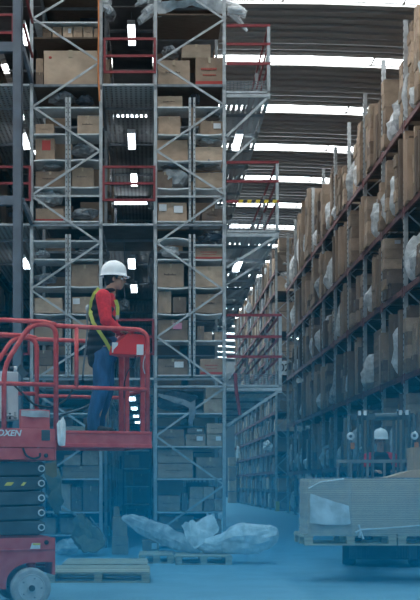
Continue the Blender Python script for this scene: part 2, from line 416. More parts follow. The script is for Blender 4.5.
CL = [(42,24.5,50.5,36.3,'card','T'),(52,24.5,61,36.3,'card','T'),(62.5,24,72,36.3,'card_pale','W'),(73.2,24,82,36.3,'card','T'),(83.2,24.5,92.3,36.3,'card_pale','T'),(93.5,26,98.5,36.3,'card',''),
 (43.5,49,97,84,'card_pale','B'),(35.3,56,42.5,70,'card',''),(35.3,70.5,42.5,84,'card_dark',''),(103,57,109,84,'card',''),
 (35,122,53,133,'card','T'),(77,114,99,133,'card_pale','T'),(35,137,54,159,'card','X'),(35,170,64.5,185.5,'card','T'),(71.5,166,93,185.5,'card_pale','T'),
 (35,207,63,220,'card','S'),(71,263,98,285.4,'card',''),(34,297,62,312.4,'card_pale',''),(71.5,296,98,312.4,'card_pale','w'),
 (34,322,62,339.8,'card',''),(72,319,96,339.8,'card_pale',''),(34,349.5,52,365,'card_dark','T'),(34,365.5,45.5,374.3,'card_pale',''),(46.5,365.5,58,374.3,'card_pale',''),
 (72,356,97,374.3,'card',''),
 (62,466,99,478,'card_pale','T'),(64,455,80,465.5,'card',''),(82,452,98,465.5,'card_pale',''),
 (61,484,70,511.6,'card_pale',''),(71.2,501,81,511.6,'card',''),(71.2,487,81,500.5,'card_dark',''),(83,486,98,511.6,'card',''),
 (38,518,55,534.6,'card',''),(60,518,75,534.6,'card_pale',''),
 (36,430,60,445.6,'card',''),(64,426,84,445.6,'card_pale','')]
def shelf_name(y1, shelves):
    ys = sorted({round(s) for s in shelves}, reverse=True)
    i = min(range(len(ys)), key=lambda k: abs(ys[k] - y1)); return ORD[min(i, len(ys)-1)]
FEATN = {'X': 'with red printed square', 'B': 'with small red stain', 'T': 'with dark print', 'W': 'with white label', 'R': 'with red print', 'S': 'with red stripe', 'P': 'with pink label', 'w': 'with white label', '': 'unprinted'}
def cartons_from(tab, side, shelves, lo, hi):
    seen = set()
    for i, (x0, y0, x1, y1, mk, ft) in enumerate(tab):
        Y = YF + .10 + random.uniform(0, .05); d = random.uniform(.34, .5)
        if x0 > 102 or y1 - y0 > 33: d = .8
        p0, p1 = K(x0, y1, YF + .03), K(x1, y0, YF + .03)
        if x0 > 102: Y = YF + .15
        tone = {'card': 'brown', 'card_pale': 'tan', 'card_dark': 'dark'}[mk]
        sn = shelf_name(y1, shelves); stacked = all(abs(y1 - s) > 5 for s in shelves)
        size = 'large' if (x1-x0)*(y1-y0) > 500 else ('small' if (x1-x0)*(y1-y0) < 200 else 'medium')
        t = (x0 + x1) / 2; u = (t - lo) / (hi - lo); pos = ['far left', 'left', 'mid left', 'middle', 'mid right', 'right', 'far right'][max(0, min(6, int(u * 7)))]
        f = FEATN[ft[0] if ft else '']
        lb = f"{size} {tone} carton {f}, {pos} of {sn} shelf{', upper of two' if stacked else ''}, {side} tower"
        n = 2
        while lb in seen: lb = lb.replace('carton', 'carton, beside its twin,', 1); n += 1
        seen.add(lb)
        carton((p0.x+p1.x)/2, Y + d/2, p0.z + .004, p1.x-p0.x, d, p1.z-p0.z-.006, mk, ft, lb, f'cartons in the {side} tower', rz=random.uniform(-.03, .03) if p1.x-p0.x < .55 and side == 'right' else 0)
cartons_from(CR, 'right', [545, 512, 478.4, 446, 412.8, 374.5, 340, 312.5, 286.5, 258.5, 220.5, 187, 159.6, 133, 106, 84], 157, 224)
cartons_from(CL, 'left', [535, 512, 478.4, 446, 374.5, 340, 312.8, 285.5, 220.5, 186, 159.5, 133, 84, 36.5], 34, 99)
# red print block on a carton and the pink stain
def plastic(x0, y0, x1, y1, label, mk='film', seed=1, Y=YF+.35, dp=.4, amp=.45, name='plastic_wrap'):
    c = K((x0+x1)/2, (y0+y1)/2, Y); return crumple(name, c, ((x1-x0)*Y/F*.86, dp, (y1-y0)*Y/F*.86), mk, label, seed=seed, amp=amp)
PL = [(160,168,189,190,'film','crumpled clear plastic wrap spilling over left half of right tower, middle height'),
 (159,160,191,170,'film_grey','long grey plastic wrap above crumpled bundle in right tower'),
 (194,160,222,171,'film_grey','grey plastic wrap draped over tan carton in right tower'),
 (197,139,224,147,'film','flat clear plastic sheet on carton in right tower'),
 (160,246,180,258,'film_white','white plastic folded on left half shelf above the mid tier of right tower'),
 (162,47,180,59,'film_grey','dark plastic wrap behind top cartons of right tower'),
 (190,94,201,106,'blackwrap','black wrapped roll beside centre post of right tower, upper shelf'),
 (205,113,221,120,'film_grey','grey plastic wad on labelled carton of right tower'),
 (198,233,222,244,'blackwrap','dark wrapped bundle under the deck of right tower'),
 (50,92,76,106,'film_grey','grey plastic heap on upper left shelf of left tower'),
 (76,97,95,106,'blackwrap','black plastic heap on upper right shelf of left tower'),
 (71,143,96,158,'film_grey','glossy grey plastic bundle right half of left tower below cartons'),
 (43,166,63,171,'film','thin clear plastic lying on the printed carton of left tower'),
 (36,188,62,208,'film','clear plastic bag on red striped carton in left tower'),
 (71,208,99,220,'film_grey','crumpled grey plastic beside red striped carton in left tower'),
 (34,273,58,285,'film_grey','grey plastic wad on shelf in left tower above the lift'),
 (72,250,106,258,'film_grey','flat grey plastic poking past the post in left tower'),
 (36,251,50,258,'film','small clear plastic scrap on left tower shelf'),
 (72,327,80,340,'film_grey','small plastic wad before the tan carton of left tower'),
 (134,350,141,384,'film_grey','grey plastic bundle hanging in the aisle behind the control box'),
 (104,60,110,78,'blackwrap','dark blue bundle at the aisle mouth behind upper gate'),
 (148,250,158,290,'film_grey','grey plastic bundle bulging into the aisle beside right tower'),
 (148,196,157,212,'film_grey','small grey plastic bundle at aisle edge under middle gate'),
 (102,248,110,262,'film_grey','grey plastic bundle bulging into aisle above the worker'),
 (104,8,116,22,'film_grey','grey plastic bundle high in the aisle mouth beside left tower'),
 (119,299,130,313,'film_grey','grey plastic bundle in front of the worker chest in the aisle')]
for i, (x0, y0, x1, y1, mk, lb) in enumerate(PL):
    plastic(x0, y0, x1, y1, lb, mk, seed=i+2, Y=YF + (.35 if not 101 < x0 < 150 else 1.2))
hb_ = K(124.5, 306, YF + 1.2)
for o in COL.objects:
    if o.name.startswith('plastic_wrap') and (o.location - hb_).length < .05: MB().box(-.008, .008, -.008, .008, .1, DECKS[1] - hb_.z).build('cord', M['steel_dull'], o)
# torn tubes of plastic sticking out at the top
def fringe(x0, y0, dx, n, label, seed, mk='film'):
    r = random.Random(seed); root = thing('plastic_roll_bundle', label, 'plastic wrap', K(x0, y0, YF+.3)); org = tuple(root.location)
    for i in range(n):
        a = K(x0 + r.uniform(-3, 3), y0 + r.uniform(-6, 6), YF + .3 + r.uniform(-.2, .4)); ln = dx * r.uniform(.5, 1)
        b_ = a + Vector((ln * YF / F, r.uniform(-.2, .1), -abs(ln) * r.uniform(.0, .9) * YF / F))
        mid = a.lerp(b_, .5) + Vector((0, 0, r.uniform(0, .08)))
        m = MB().tube([a, mid, b_], [.045, .06, r.uniform(.02, .07)], 7)
        for k, v in enumerate(m.v):
            q = Vector(v) * 9; m.v[k] = tuple(Vector(v) + Vector((noise.noise(q), noise.noise(q+Vector((5,0,0))), noise.noise(q+Vector((0,5,0))))) * .03)
        m.build('roll', M[mk], root, org)
fringe(228, 8, 20, 9, 'white torn plastic rolls jutting out at upper right corner of right tower', 3, 'film_white')
fringe(157, 5, -20, 9, 'grey torn plastic rolls jutting into the aisle at top of right tower', 5)
fringe(102, 6, 12, 5, 'grey plastic ends jutting into the aisle at top of left tower', 8)
sheet('plastic_sheet', ([K(157, 2, YF+.02), K(175, 1, YF-.02), K(192, 0, YF), K(210, 0, YF+.02), K(224, 0, YF+.1)], [K(157, 18, YF+.1), K(175, 9, YF+.1), K(192, 7, YF+.1), K(210, 10, YF+.1), K(224, 15, YF+.1)]),
      'film', 'clear plastic sheet sagging under the top load of right tower', 'plastic wrap', seed=4)
# orange strap hanging in the left tower
tag(MB().tube([K(98.5, -20, YF-.05), K(98.7, 30, YF-.05), K(98.2, 70, YF-.04), K(99.5, 101, YF-.05)], .018, 6).build('hanging_strap', M['orange'], None, tuple(K(98.5, 0, YF-.05))), 'frayed orange strap hanging beside the right post of left tower', 'strap')
# cloth roll in the right tower
c_ = crumple('fabric_bundle', K(176, 402, YF+.4), (.75, .45, .42), 'blackwrap', 'dark fabric bundle lying on shelf left of hanging grey cloth', 'fabric', 31, amp=.25)
sheet('cloth_strip', ([K(158, 393, YF), K(175, 397, YF-.03), K(190, 402, YF-.06), K(196, 404, YF-.05)], [K(160, 397, YF), K(174, 402, YF-.03), K(187, 407, YF-.06), K(195, 410, YF-.05)]), 'film_grey', 'grey cloth strip pulled across the fabric bundle', 'fabric', seed=6, amp=.02)
sheet('hanging_cloth', ([K(188, 402, YF-.08), K(189, 412, YF-.09), K(189, 424, YF-.08)], [K(195, 400, YF-.08), K(196, 412, YF-.09), K(192, 425, YF-.08)]), 'film_grey', 'grey cloth end hanging down over shelf edge of right tower', 'fabric', seed=9, amp=.02, nu=10, nv=5)
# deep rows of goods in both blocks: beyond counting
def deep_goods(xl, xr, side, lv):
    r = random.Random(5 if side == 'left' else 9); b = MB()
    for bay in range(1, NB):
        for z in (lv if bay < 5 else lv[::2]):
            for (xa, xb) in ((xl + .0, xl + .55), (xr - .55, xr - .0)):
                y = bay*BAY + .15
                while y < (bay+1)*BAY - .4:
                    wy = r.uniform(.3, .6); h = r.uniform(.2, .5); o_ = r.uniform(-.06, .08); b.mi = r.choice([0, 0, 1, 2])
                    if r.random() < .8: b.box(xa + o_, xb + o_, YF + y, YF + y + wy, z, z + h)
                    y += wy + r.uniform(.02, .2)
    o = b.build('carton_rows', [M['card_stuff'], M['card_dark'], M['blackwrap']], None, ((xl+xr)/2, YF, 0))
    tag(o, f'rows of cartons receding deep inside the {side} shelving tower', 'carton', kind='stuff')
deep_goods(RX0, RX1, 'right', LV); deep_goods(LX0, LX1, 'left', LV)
FX1 = LX0 - 1.28
rackF, LV2 = rack_block('third shelving tower at the far left, beyond the left walkway', FX1 - 1.33, FX1, [], [84], [], (KX(-900, YF), 0), 'F') if False else (None, None)
t3 = thing('mezzanine_rack', 'outer left shelving tower beyond the blue-grey column', 'rack', (FX1 - .7, YF, 0))
for b_ in range(NB + 1):
    for x in (-.62, .62): MB().box(x-.04, x+.04, b_*BAY, b_*BAY+.06, 0, ZT).build('post', M['steel_dull'], t3)
for z in DECKS + [z_ - 1.3 for z_ in DECKS]: MB().box(-.62, .62, 0, NB*BAY, z-.05, z).build('board', M['wood'], t3)
deep_goods(FX1 - 1.3, FX1, 'outer left', LV)

# ------------------------------------------------------------------ aisle decks, gates, lamps
def grating_mesh(w_, l_, pitch=.095, bw=.055):
    b = MB(); n = int(w_ / pitch); m = int(l_ / pitch)
    for i in range(n + 1): x = i * w_ / n; b.add([(x-bw/2, 0, 0), (x+bw/2, 0, 0), (x+bw/2, l_, 0), (x-bw/2, l_, 0)], [(0, 1, 2, 3)])
    for i in range(m + 1): y = i * l_ / m; b.add([(0, y-bw/2, -.004), (w_, y-bw/2, -.004), (w_, y+bw/2, -.004), (0, y+bw/2, -.004)], [(0, 1, 2, 3)])
    b.box(0, .03, 0, l_, -.03, 0); b.box(w_-.03, w_, 0, l_, -.03, 0)
    return b.mesh('grating_panel', M['grate'], fix=False)
GAL = {}
def walkway(label, xa, xb, z, npan, y0=YF, solid=0, start=0):
    root = thing('mezzanine_walkway', label, 'walkway', (xa, y0, z))
    key = round(xb - xa, 3)
    if key not in GAL: GAL[key] = grating_mesh(xb - xa, 1.2, .095, .072 if xa > 1 else .052)
    for k in range(start, npan):
        if k < solid: MB().box(0, xb-xa, k*1.2+.01, k*1.2+1.19, -.02, 0).build('deck_plate', M['plate'], root)
        else: put('grating_panel', GAL[key], root, (0, k*1.2, -.005))
    MB().box(0, xb-xa, -.05, 0, -.04, 0).build('edge_beam', M['steel'], root)
    for k in range(1, npan, 2): MB().box(0, xb-xa, k*1.2, k*1.2+.04, -.08, -.032).build('cross_beam', M['steel_dull'], root)
    return root
AX0, AX1 = LX1 + .04, RX0 - .04
TN = ['lower', 'middle', 'upper', 'topmost']
for i, z in enumerate(DECKS):
    if i < 3:
        walkway(f'{TN[i]} walkway deck bridging the dark aisle between two towers', AX0, AX1, z, 22, solid={0: 0, 1: 2, 2: 0}[i])
        walkway(f'{TN[i]} walkway deck at left edge behind the blue-grey column', LX0 - 1.2, LX0 - .04, z, 22)
    else:
        walkway('topmost solid walkway deck over the dark aisle', AX0, AX1, z, 22, solid=22)
        walkway('topmost solid walkway deck at the left edge of frame', LX0 - 1.2, LX0 - .04, z, 22, solid=22)
# roof boards of the towers
for nm, xa, xb in (('left', LX0, LX1), ('right', RX0, RX1)):
    b = MB().box(xa, xb, YF, YF + NB*BAY, ZT + .002, ZT + .03).build('top_board', M['wood'], None, ((xa+xb)/2, YF, ZT)); tag(b, f'wooden top board covering the {nm} shelving tower', 'board')
def gate(label, x0, y0, x1, y1, ymid, Y=YF-.05, th=.045):
    A = K(x0, y1, Y); B = K(x1, y0, Y); root = thing('safety_gate', label, 'railing', (A.x, Y, A.z)); org = tuple(root.location)
    for y in (y0, ymid, y1): MB().box(A.x, B.x, Y-.02, Y+.02, KZ(y, Y)-th/2, KZ(y, Y)+th/2).build('rail', M['redrail'], root, org)
    for x in (A.x + th/2, B.x - th/2): MB().box(x-th/2, x+th/2, Y-.022, Y+.022, A.z, B.z).build('gate_post', M['redrail'], root, org)
    return root
gate('dark red gate across the aisle at upper deck', 103.5, 39, 156, 72, 56)
gate('dark red gate across the aisle at middle deck', 102.5, 167, 155.5, 200, 183.5)
gate('dark red gate across the aisle behind the worker', 102, 320, 154.5, 354, 337)
gate('dark red gate left of left tower at middle deck', -20, 167, 31, 200, 183.5)
gate('dark red gate left of left tower behind the lift rails', -20, 320, 30, 354, 337)
gate('dark red gate left of left tower at upper deck', -20, 15, 14, 52, 33)

TUBE = MB().lathe([(.014, 0), (.014, 1.14)], (0, 0, 0), 'y', 8).mesh('tube', M['glow'], smooth=True)
HOUS = MB().box(-.085, .085, 0, 1.2, .03, .07).box(-.085, .085, 0, .03, -.02, .04).box(-.085, .085, 1.17, 1.2, -.02, .04).mesh('housing', M['white'])
rows = ['nearest', 'second', 'third', 'fourth', 'fifth']
HANG = MB().box(-.006, .006, -.006, .006, 0, 1).mesh('hanger', M['steel_dull'])
def lamp(X, Y, Z, label, rz=0, hang=.16):
    t = thing('fluorescent_lamp', label, 'lamp', (X, Y, Z), rz, 'fluorescent lamps under the decks')
    put('housing', HOUS, t)
    for dx in (-.05, 0, .05): put('tube', TUBE, t, (dx, .03, 0))
    for dy in (.2, 1.0): put('hanger', HANG, t, (0, dy, 0), (1, 1, (hang - .06)))
for i, h in enumerate((DECKS[3], DECKS[2], DECKS[1], DECKS[0])):
    zl = h - (.38 if i == 0 else .16)
    tn = ['topmost', 'upper', 'middle', 'lower'][i]
    for k in range((1, 2, 2, 4)[i]):
        lamp(-.385 + .01*k, 23.75 + 3.1*k, zl, f'{rows[k]} lamp hanging lengthwise in the aisle under the {tn} deck', hang=h-zl)
        if k < 1 and i < 3: lamp(-2.76, 23.75 + 3.1*k, zl, f'{rows[k]} lamp at left edge under the {tn} deck', hang=h-zl)
    if i in (1, 2): lamp(1.93, 23.3, KZ((96, 235)[i-1], YF) - .1, f'lamp hanging under the {("upper", "middle")[i-1]} cantilevered side walkway')
    if i < 2: lamp(KX(148, 29.8), 29.8, zl, f'crosswise lamp deep in the aisle under the {tn} deck', math.pi/2, hang=h-zl)
    

# ------------------------------------------------------------------ cantilever walkways on the right of the right tower
def side_walk(idx, ydeck, xout, ypost, rails, label, ybrace):
    z = KZ(ydeck, YF); Xo = KX(xout, YF); Xi = RX1 + .04; w_ = Xo - Xi
    root = walkway(label, Xi, Xo, z + .08, 12)
    org = (Xi, YF, z + .08)
    # perforated toe plate in front
    b = MB(); h = .2
    nh = 12
    for i in range(nh + 1): x = i * w_ / nh; b.box(x-.008, x+.008, -.012, -.006, .0, h)
    for j in range(6): b.box(0, w_, -.012, -.006, j*h/5-.006, j*h/5+.006)
    b.build('toe_plate', M['steel_dull'], root)
    Yf = YF - .03
    ob = MB().box(0, w_, -.06, 0, -.125, -.06); ob.build('outrigger_beam', M['steel'], root)
    for k in range(0, 12, 2):
        y = k * 1.2; bb = MB(); 
        if k: bb.box(0, w_, y-.05, y, -.125, -.06)
        bb.bar((w_-.02, y-.03, -.10), (.0, y-.03, (KZ(ybrace, YF) - z - .08)), .05, .04); bb.build('bracket', M['steel'], root)
        zt = KZ(ypost, YF) - z - .08
        MB().box(w_-.06, w_, y-.05, y, -.16, zt).build('rail_post', M['steel'], root)
    for n_, (yr) in enumerate(rails):
        zr = KZ(yr, YF) - z - .08
        m = MB().box(0, w_, -.055, -.015, zr-.025, zr+.025).build('rail', M['redrail'], root)
        MB().box(w_-.05, w_-.015, 0, 13.2, zr-.022, zr+.022).build('side_rail', M['redrail'], root)
    return root
side_walk(0, 389, 281.5, 314, (315.5, 337, 357), 'lower cantilevered side walkway with red rails beside right tower', 426)
wk = side_walk(1, 235, 278.5, 162, (163, 182, 202), 'middle cantilevered side walkway with hazard striped rail beside right tower', 268)
side_walk(2, 96, 270, 26, (26.5, 45, 64.5), 'upper cantilevered side walkway with red rails beside right tower', 137)
Xi = RX1 + .04
for i in range(9):   # hazard tape on the lowest rail of the middle walkway
    zr = KZ(202, YF) - KZ(235, YF) - .08; x0 = KX(238, YF) - Xi + i * .082
    MB().add([(x0, -.062, zr-.03), (x0+.082, -.062, zr-.03), (x0+.102, -.062, zr+.03), (x0+.02, -.062, zr+.03), (x0, -.01, zr-.03), (x0+.082, -.01, zr-.03), (x0+.102, -.01, zr+.03), (x0+.02, -.01, zr+.03)],
             [(0,1,2,3),(7,6,5,4),(0,4,5,1),(1,5,6,2),(2,6,7,3),(3,7,4,0)]).build('hazard_stripe', M['yellow' if i % 2 == 0 else 'black'], wk)
tag(MB().tube([K(235, 373, YF-.1), K(236.5, 392, YF-.1), K(240, 415, YF-.1)], .035, 8).build('red_pipe', M['redrail'], None, tuple(K(237, 392, YF-.1))), 'short dark red pipe slanting down under the lower side walkway', 'pipe')

# ------------------------------------------------------------------ blue-grey steel column with beams at the left
YC = 19.8
col = struct(bpy.data.objects.new('steel_column', None)); COL.objects.link(col); col.location = (KX(18, YC), YC, 0)
co = tuple(col.location); cw = 9.3 / 2 * YC / F
b = MB().box(co[0]-cw, co[0]+cw, YC-.09, YC-.07, 0, 13.0).box(co[0]-cw, co[0]+cw, YC+.07, YC+.09, 0, 13.0).box(co[0]-.02, co[0]+.02, YC-.08, YC+.08, 0, 13.0)
b.box(co[0]+cw-.012, co[0]+cw, YC-.09, YC+.09, 0, 13.0)
b.build('column_shaft', M['column'], col, co)
MB().box(co[0]-cw-.1, co[0]+cw+.1, YC-.18, YC+.18, 0, .03).build('base_plate', M['column'], col, co)
for y0, y1 in ((43, 52.5), (196.5, 205.5)):
    MB().box(co[0]-2.5, co[0]-cw, YC-.06, YC+.06, KZ(y1, YC), KZ(y0, YC)).build('side_beam', M['column'], col, co)
    MB().box(co[0]+cw-.03, co[0]+cw+.03, YC, YF, KZ(y1, YC)+.02, KZ(y0+1, YC)).build('landing_beam', M['column'], col, co)
for y0 in (-12, 25):
    z = KZ(y0, YC) ; MB().box(co[0]+cw, co[0]+cw+.04, YC, YF-.08, z-.025, z+.025).build('landing_rail', M['redrail'], col, co)

# ------------------------------------------------------------------ right rack (A) and the far rack (B)
XA = 5.95
LZ = [1.76, 3.77, 5.79, 7.63, 9.60]
YA0, BA, NA = 23.1, 2.4, 10
def pallet_rack(label, x, y0, n, bay, lz, top, depth=1.1):
    root = thing('pallet_rack', label, 'rack', (x, y0, 0))
    pm = MB(); pm.box(-.05, .05, -.045, .045, 0, top); pm.mi = 1
    z = .1
    while z < top - .1: pm.box(-.054, -.049, -.03, -.012, z, z+.05); pm.box(-.054, -.049, .012, .03, z, z+.05); z += .14
    pm = pm.mesh('upright', [M['steel'], M['black']])
    br = MB(); z = .3; s_ = 0
    while z < top - 1.2:
        a, c = ((.05, depth-.05) if s_ % 2 == 0 else (depth-.05, .05))
        br.bar((a, 0, z), (c, 0, z+.9), .035, .02); z += .9; s_ += 1
    br = br.mesh('frame_bracing', M['steel'])
    bmh = MB().box(-.06, -.01, .05, bay-.05, -.13, 0).box(-.068, -.05, .05, .16, -.20, .03).box(-.068, -.05, bay-.16, bay-.05, -.20, .03).mesh('beam', M['rust'])
    bd = MB(); k = 0; y = .04
    while y + .28 < bay: bd.box(.0, depth, y, y+.26, -.04, -.01); y += .3
    bd = bd.mesh('shelf_boards', M['wood'])
    foot = MB().box(-.1, .1, -.09, .09, 0, .015).mesh('foot_plate', M['steel'])
    for i in range(n+1):
        put('upright', pm, root, (0, i*bay, 0)); put('upright', pm, root, (depth, i*bay, 0)); put('frame_bracing', br, root, (0, i*bay, 0)); put('foot_plate', foot, root, (0, i*bay, 0))
        if i < n:
            for z in lz:
                put('beam', bmh, root, (0, i*bay, z)); put('beam', bmh, root, (depth+.07, i*bay, z)); put('shelf_boards', bd, root, (0, i*bay, z))
    return root
pallet_rack('tall pallet rack with dark red beams along the right side', XA, YA0, NA, BA, LZ, 12.0)
# goods
items = []      # (Y centre, X front, z, wy, dx, h, kind, bay, level, stack, pos)
r = random.Random(21)
BN = ['nearest', 'second', 'third', 'fourth', 'fifth', 'sixth', 'seventh', 'eighth', 'ninth', 'tenth']
TOPR = {1: 10.15, 2: 10.25, 3: 10.1, 4: 9.6, 5: 10.3, 6: 10.4, 7: 10.9, 8: 11.0, 9: 10.6, 0: 10.6}
for bay in range(NA):
    for lv in range(6):
        z0 = 0.10 if lv == 0 else LZ[lv-1]
        ztop = (LZ[lv] - .16) if lv < 5 else None
        y = YA0 + bay*BA + .08; yend = YA0 + (bay+1)*BA - .08; st = 0
        if bay == 2 and lv == 2:      # the stack of flat cartons with yellow labels
            for k in range(8): items.append((y + .75, XA+.06, z0 + k*.19, 1.35, .9, .18, 'flat', bay, lv, 0, k))
            y += 1.6; st = 1
        elif lv == 3 and bay == 1:
            items.append((y+.45, XA+.02, z0, .75, .8, 1.5, 'wrapdark', bay, lv, 0, 0)); y += 1.0; st = 1
        while y < yend - .2:
            q = r.random(); room = (ztop - z0) if ztop else (TOPR[bay] + CH - z0 + r.uniform(-.25, .1))
            if q < .10 and st: y += r.uniform(.3, .6); continue
            if q < (.36 if lv < 5 else .12):           # tall flat packages
                n = r.randint(2, 5)
                for k in range(n):
                    wy = r.uniform(.09, .2)
                    if y + wy > yend: break
                    items.append((y+wy/2, XA + r.uniform(-.16, .02), z0, wy, .8, min(room, r.uniform(.6, .92)*room), 'tall', bay, lv, st, 0)); y += wy + .015; st += 1
            elif q < (.58 if lv < 5 else .30):
                wy = min(r.uniform(.4, .7), yend - y)
                items.append((y+wy/2, XA - .20, z0, wy, .8, room*r.uniform(.35, .85), 'wrap', bay, lv, st, 0)); y += wy + .04; st += 1
            else:
                wy = min(r.uniform(.24, .46), yend - y); h = r.uniform(.22, .36); full = r.uniform(.45, .93) if lv < 5 else 1
                n = max(1, int(room*full/h)); xo = r.uniform(-.17, .0)
                for k in range(n): items.append((y+wy/2+r.uniform(-.012, .012), XA + xo + r.uniform(-.02, .03), z0 + k*(h+.004), wy, r.uniform(.42, .55), h, 'carton', bay, lv, st, k))
                y += wy + r.uniform(.015, .08); st += 1
vis = lambda it: 149 + F * it[1] / (it[0] - it[3]/2) if True else 0
nobj = {'carton': 300 - NC[0] - 14, 'tall': 150, 'wrap': 90, 'flat': 20, 'wrapdark': 5}
items = [(it[0], it[1] + (.14 if it[7] >= 8 else 0)) + tuple(it[2:]) for it in items]
items.sort(key=lambda it: it[0])
rest = MB(); rr = random.Random(3)
UT = []
for s_ in range(2):
    me = unit_carton(40+s_); me.materials.append(M['card']); UT.append(me)
UT.append(UC['card_pale'][0]); UT.append(UC['card_dark'][1])
PLC = ['nearest'] + ORD[1:]
LVN = ['floor', 'second', 'third', 'fourth', 'fifth', 'top']
cnt = 0
for it in items:
    Y, X, z, wy, dx, h, kd, bay, lv, st, k = it
    if 149 + F * (X) / (Y + wy/2) > 425: continue          # nothing of it inside the frame
    where = f'{LVN[lv]} level, {BN[max(0,bay)]} bay of right rack'
    if nobj[kd] > 0:
        nobj[kd] -= 1; cnt += 1
        if kd in ('carton', 'flat'):
            mk = rr.choice(['card', 'card_pale', 'card', 'card_dark']) if lv < 4 else rr.choice(['card', 'card_pale', 'card_pale'])
            if kd == 'flat': mk = 'card'
            o = put('carton', rr.choice(UC[mk]), None, (X + dx/2, Y, z), (dx, wy, h))
            if kd == 'flat':
                tag(o, f'flat wide carton with yellow label, {ORD[k]} in its stack of eight, right rack', 'carton', 'flat labelled cartons in the right rack')
                put('shipping_label', MB().box(-.52, -.49, -.34, -.24, .3, .75).mesh('shipping_label', M['yellow_label']) if 'YL' not in globals() else YL, o)
            else:
                tag(o, f'carton {ORD[k]} in stack {["nearest","second","third","fourth","fifth","sixth","seventh","eighth","ninth","tenth"][min(st,9)]} along, {where}', 'carton', f'cartons on the {LVN[lv]} level of the right rack')
                put('tape', TAPEX, o)
                if rr.random() < .25: put('shipping_label', LAB['W'], o)
        elif kd == 'tall':
            o = put('flat_package', rr.choice(UT), None, (X + dx/2, Y, z), (dx, wy, h), (rr.uniform(-.02, .02), 0, 0))
            tag(o, f'tall thin package standing upright, {PLC[st]} along, {where}', 'package', 'upright packages in the right rack')
        else:
            mk = 'blackwrap' if kd == 'wrapdark' else rr.choice(['film', 'film_white', 'film_white'])
            o = crumple('wrapped_bundle', (X + dx/2, Y, z + h/2*.8), (dx*.85, wy*.8, h*.85), mk, '', 'package', seed=cnt, amp=.3)
            tag(o, f'{"dark" if kd=="wrapdark" else {"film":"clear","film_grey":"grey","film_white":"white"}[mk]} plastic wrapped bundle, {PLC[st]} along, {where}', 'package', 'plastic wrapped bundles in the right rack')
    else:
        rest.mi = rr.choice([0, 0, 1, 2] if lv < 3 else [0, 1, 1, 0, 2]); rest.box(X, X + dx, Y - wy/2, Y + wy/2, z, z + h)
o = rest.build('distant_cartons', [M['card_stuff'], M['card_pale'], M['card_dark']], None, (XA, 40, 0))
tag(o, 'packed cartons on the far bays of the right rack', 'carton', kind='stuff')
# back-to-back goods closing the rack from behind
b = MB(); r = random.Random(8)
for i in range(NA):
    for z in [.1] + LZ:
        y = YA0 + i*BA
        while y < YA0 + (i+1)*BA - .3:
            wy = r.uniform(.5, 1.0); b.mi = r.choice([0, 1, 1]); b.box(XA+1.35, XA+2.2, y, y+wy, z, z + r.uniform(.9, 1.7)); y += wy + .05
o = b.build('rear_cartons', [M['card_stuff'], M['card_dark']], None, (XA+1.4, YA0, 0)); tag(o, 'cartons of the row behind the right rack, glimpsed through its gaps', 'carton', kind='stuff')
pallet_rack('second pallet rack backing onto the right rack', XA+1.3, YA0, NA, BA, LZ, 10.9)
# tall posts rising above the top level
# far rack B
YB0 = 51.0
LB = [1.85 + .93*k for k in range(11)]
pallet_rack('distant pallet rack with dense shelves beyond the cross aisle', XA-.05, YB0, 10, 2.4, LB, 12.2)
b = MB(); r = random.Random(12)
for i in range(10):
    for li, z in enumerate([.1, 1.0] + LB):
        y = YB0 + i*2.4 + .05
        while y < YB0 + (i+1)*2.4 - .2:
            q = r.random(); wy = r.uniform(.12, .55); h = r.uniform(.3, .8) if li < 12 else r.uniform(.6, 1.4)
            if q < .8:
                b.mi = r.choice([0, 0, 1, 2, 3]); b.box(XA-.05 + r.uniform(-.08, .1), XA+.8, y, y+wy, z, z+h)
            y += wy + .04
o = b.build('distant_cartons', [M['card_stuff'], M['card_pale'], M['card_dark'], M['film_grey']], None, (XA, YB0, 0)); tag(o, 'cartons crowding the shelves of the distant rack', 'carton', kind='stuff')
# goods seen on the end of rack B
Yb = YB0 - .05
EB = [(279,238,299,250,'card_pale'),(279,250.5,299,262,'card_pale'),(279,306,299,327,'card'),(279,345,299,358,'card'),(280,392,300,412,'card_dark'),(279,478,300,492,'card'),(279,496,300,512,'card_pale'),
      ]
for i, (x0, y0, x1, y1, mk) in enumerate(EB):
    p0, p1 = K(x0, y1, Yb+.1), K(x1, y0, Yb+.1)
    carton((p0.x+p1.x)/2, Yb+.45, p0.z, p1.x-p0.x, .7, p1.z-p0.z, mk, '', f'wide carton on the near end of the distant rack, {ORD[i]} built from the top' if False else f'{["tan","tan","brown","brown","dark","brown","tan","brown","tan","tan"][i]} carton on near end of distant rack, {["upper of the wide pair under the top","lower of the wide pair under the top","just above the round sign","level with round sign top","below the round sign","second from the floor","on the floor","topmost at left","topmost at right","under topmost right one"][i]}', 'cartons on the end of the distant rack', tape=False)
for i, (x0, y0, x1, y1) in enumerate([(278, 262, 289, 268), (278, 280, 297, 293), (279, 270, 296, 278), (236, 446, 240, 460), (262, 440, 272, 452), (245, 302, 252, 314)]):
    plastic(x0, y0, x1, y1, ['white plastic sheet on a shelf at the near end of distant rack', 'thick white wrapped roll above the round sign', 'thin white wrapped roll above the thick one on distant rack', 'small white wrap low on the distant rack far side', 'plastic bag low on the distant rack', 'white plastic bag mid height on distant rack'][i], 'film_white', seed=50+i, Y=Yb - (.3 if i > 2 else -.3) + (12 if i in (3, 5) else 0))
